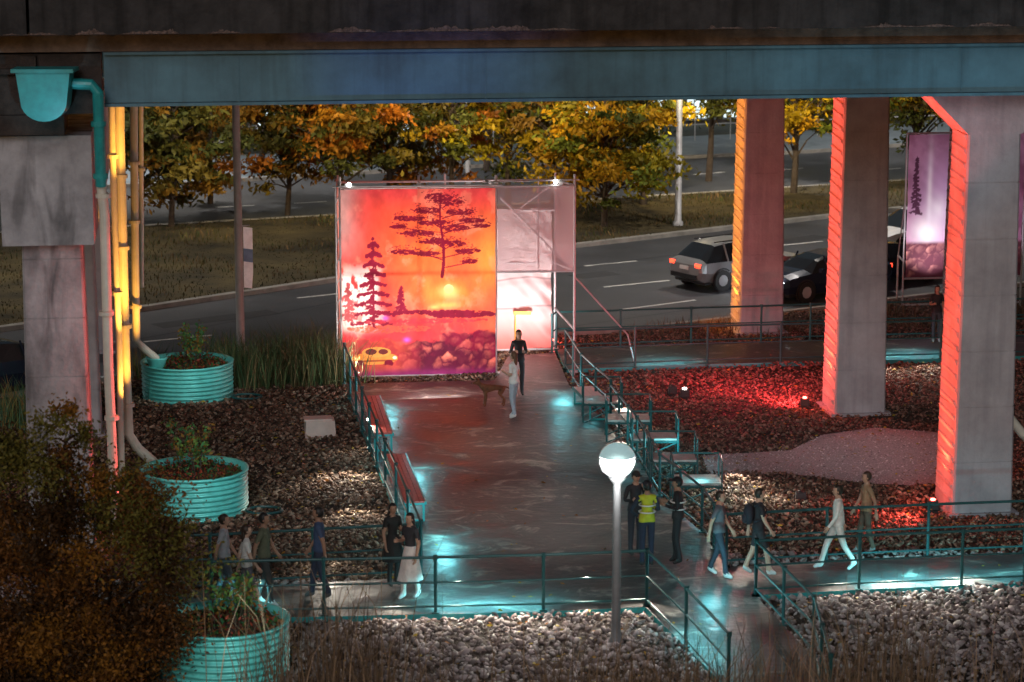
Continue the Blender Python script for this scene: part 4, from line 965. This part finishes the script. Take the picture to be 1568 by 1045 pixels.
def tstrip(x0,y0,x1,y1,e,h=.45):
    a=G(x0,y0,PH);c=G(x1,y1,PH); m=(a+c)/2; d=c-a
    l=light('AREA','teal_strip_light',(m.x,m.y,PH+h),None,e,TEAL,shape='RECTANGLE',size=d.length,size_y=.06); l.rotation_euler=(math.radians(18),0,math.atan2(d.y,d.x))
tstrip(670,926,832,922,75); tstrip(330,933,420,931,16); tstrip(1320,893,1470,888,80); tstrip(1040,955,1100,1020,24); tstrip(975,556,1055,553,26); tstrip(1340,545,1440,542,34); tstrip(1500,884,1690,878,36)
spot('teal_spot',P(70,210,47.2),hc,45,(.3,.8,1),60,.7)
spot('blue_girder_light',E(-13,-6,5),E(-12,-1.3,9.6),460,(.08,.28,1),50,1.0); spot('blue_girder_light',E(-2,-6,5),E(-2,-1.3,9.6),320,(.25,.75,1),80,1.0)
for q in (p1,p2,p3): spot('planter_fill_light',(q.x+1.0,q.y-3.2,2.6),(q.x,q.y,.5),150,(.8,1,.97),60,.8)  # unseen fill spots added to brighten the planters
def pool(px,py,e=120,h=.75,dx=0,dy=-.9,col=WHT,deg=110):
    p=G(px,py,0); spot('gravel_light',(p.x-dx,p.y-dy,h),p,e,col,deg,.9)
for (x,y,e) in ((530,740,330),(560,700,110),(545,800,140),(500,880,60),(700,968,190),(800,970,190),(900,962,190),(985,955,150),(600,965,110),(1380,918,240),(1480,912,240),(1300,925,110),(1130,752,300),(1165,775,130),(960,664,130)):
    pool(x,y,e)
pool(1350,573,190,.8,0,-.7); pool(1430,570,190,.8,0,-.7)
spot('red_ground_light',G(1225,628)+Vector((0,0,.5)),G(1150,605),700,(1,.06,.07),120,.9); spot('red_ground_light',G(1420,790)+Vector((0,-.3,.5)),G(1330,800),420,(1,.09,.07),120,.9)
light('POINT','red_ground_light',G(1125,605)+Vector((0,0,1.8)),None,420,(1,.05,.09),shadow_soft_size=.2)
light('POINT','red_ground_light',G(846,532)+Vector((0,-.3,.4)),None,40,(1,.1,.08),shadow_soft_size=.1)
spot('path_light',E(-1.5,5.5,8.9),G(1340,700),620,(1,.86,.88),40,.9,.2)
light('AREA','pavilion_backlight',S(2.1,2.6,2.7),S(2.1,0,2.7),400,(1,.78,.72),shape='RECTANGLE',size=3.4,size_y=4.0)
light('AREA','pavilion_front_light',S(2.4,-3.2,.3),S(2.2,0,3.4),170,(1,.82,.78),shape='RECTANGLE',size=1.2,size_y=.2)
spot('pavilion_wall_light',S(4.9,0.7,.4),S(4.7,3.3,2.0),1000,(1,.93,.9),100,.8)
spot('pavilion_side_glow',S(0.5,-1.0,.3),S(.1,0,2.0),420,WHT,56,.8)
spot('banner_light',O+Vector((.9,-1.2,.6)),O+Vector((.9,0,3.0)),650,(1,.93,1),90,.8); spot('banner_light',O+Vector((2.8,-1.2,.6)),O+Vector((2.8,0,3)),260,(1,.8,1),90,.8)
light('POINT','globe_lamp_bulb',G(943,992)+Vector((0,-.5,3.2)),None,110,(1,.97,.92),shadow_soft_size=.15)
spot('plaza_light',E(-11,8,8.9),G(810,690),1150,(1,.88,.74),36,.9); spot('plaza_light',E(-8,6,8.9),G(860,790),1000,(1,.92,.82),36,.9)
for (x,y,e) in ((-14,88,2200),(2,84,2500),(10,90,2900),(22,98,2800),(-18,78,1500),(14,110,4200),(-4,104,4200),(26,122,3500),(-16,112,4500)):
    spot('tree_fill_light',(x,y-2,10.2),(x*0.98,y+1.5,0),e,(1,.90,.80),150,.6,.15)
for (x,y,e) in ((-9,85,3600),(-1,88,6500),(7,92,9000),(16,97,8500)):
    spot('tree_fill_light',(x,y,8.6),(x+.5,y+16,3.4),e,(1,.76,.38),92,.9,.2)  # extra unseen warm spots, added to brighten the tree crowns
print('done')
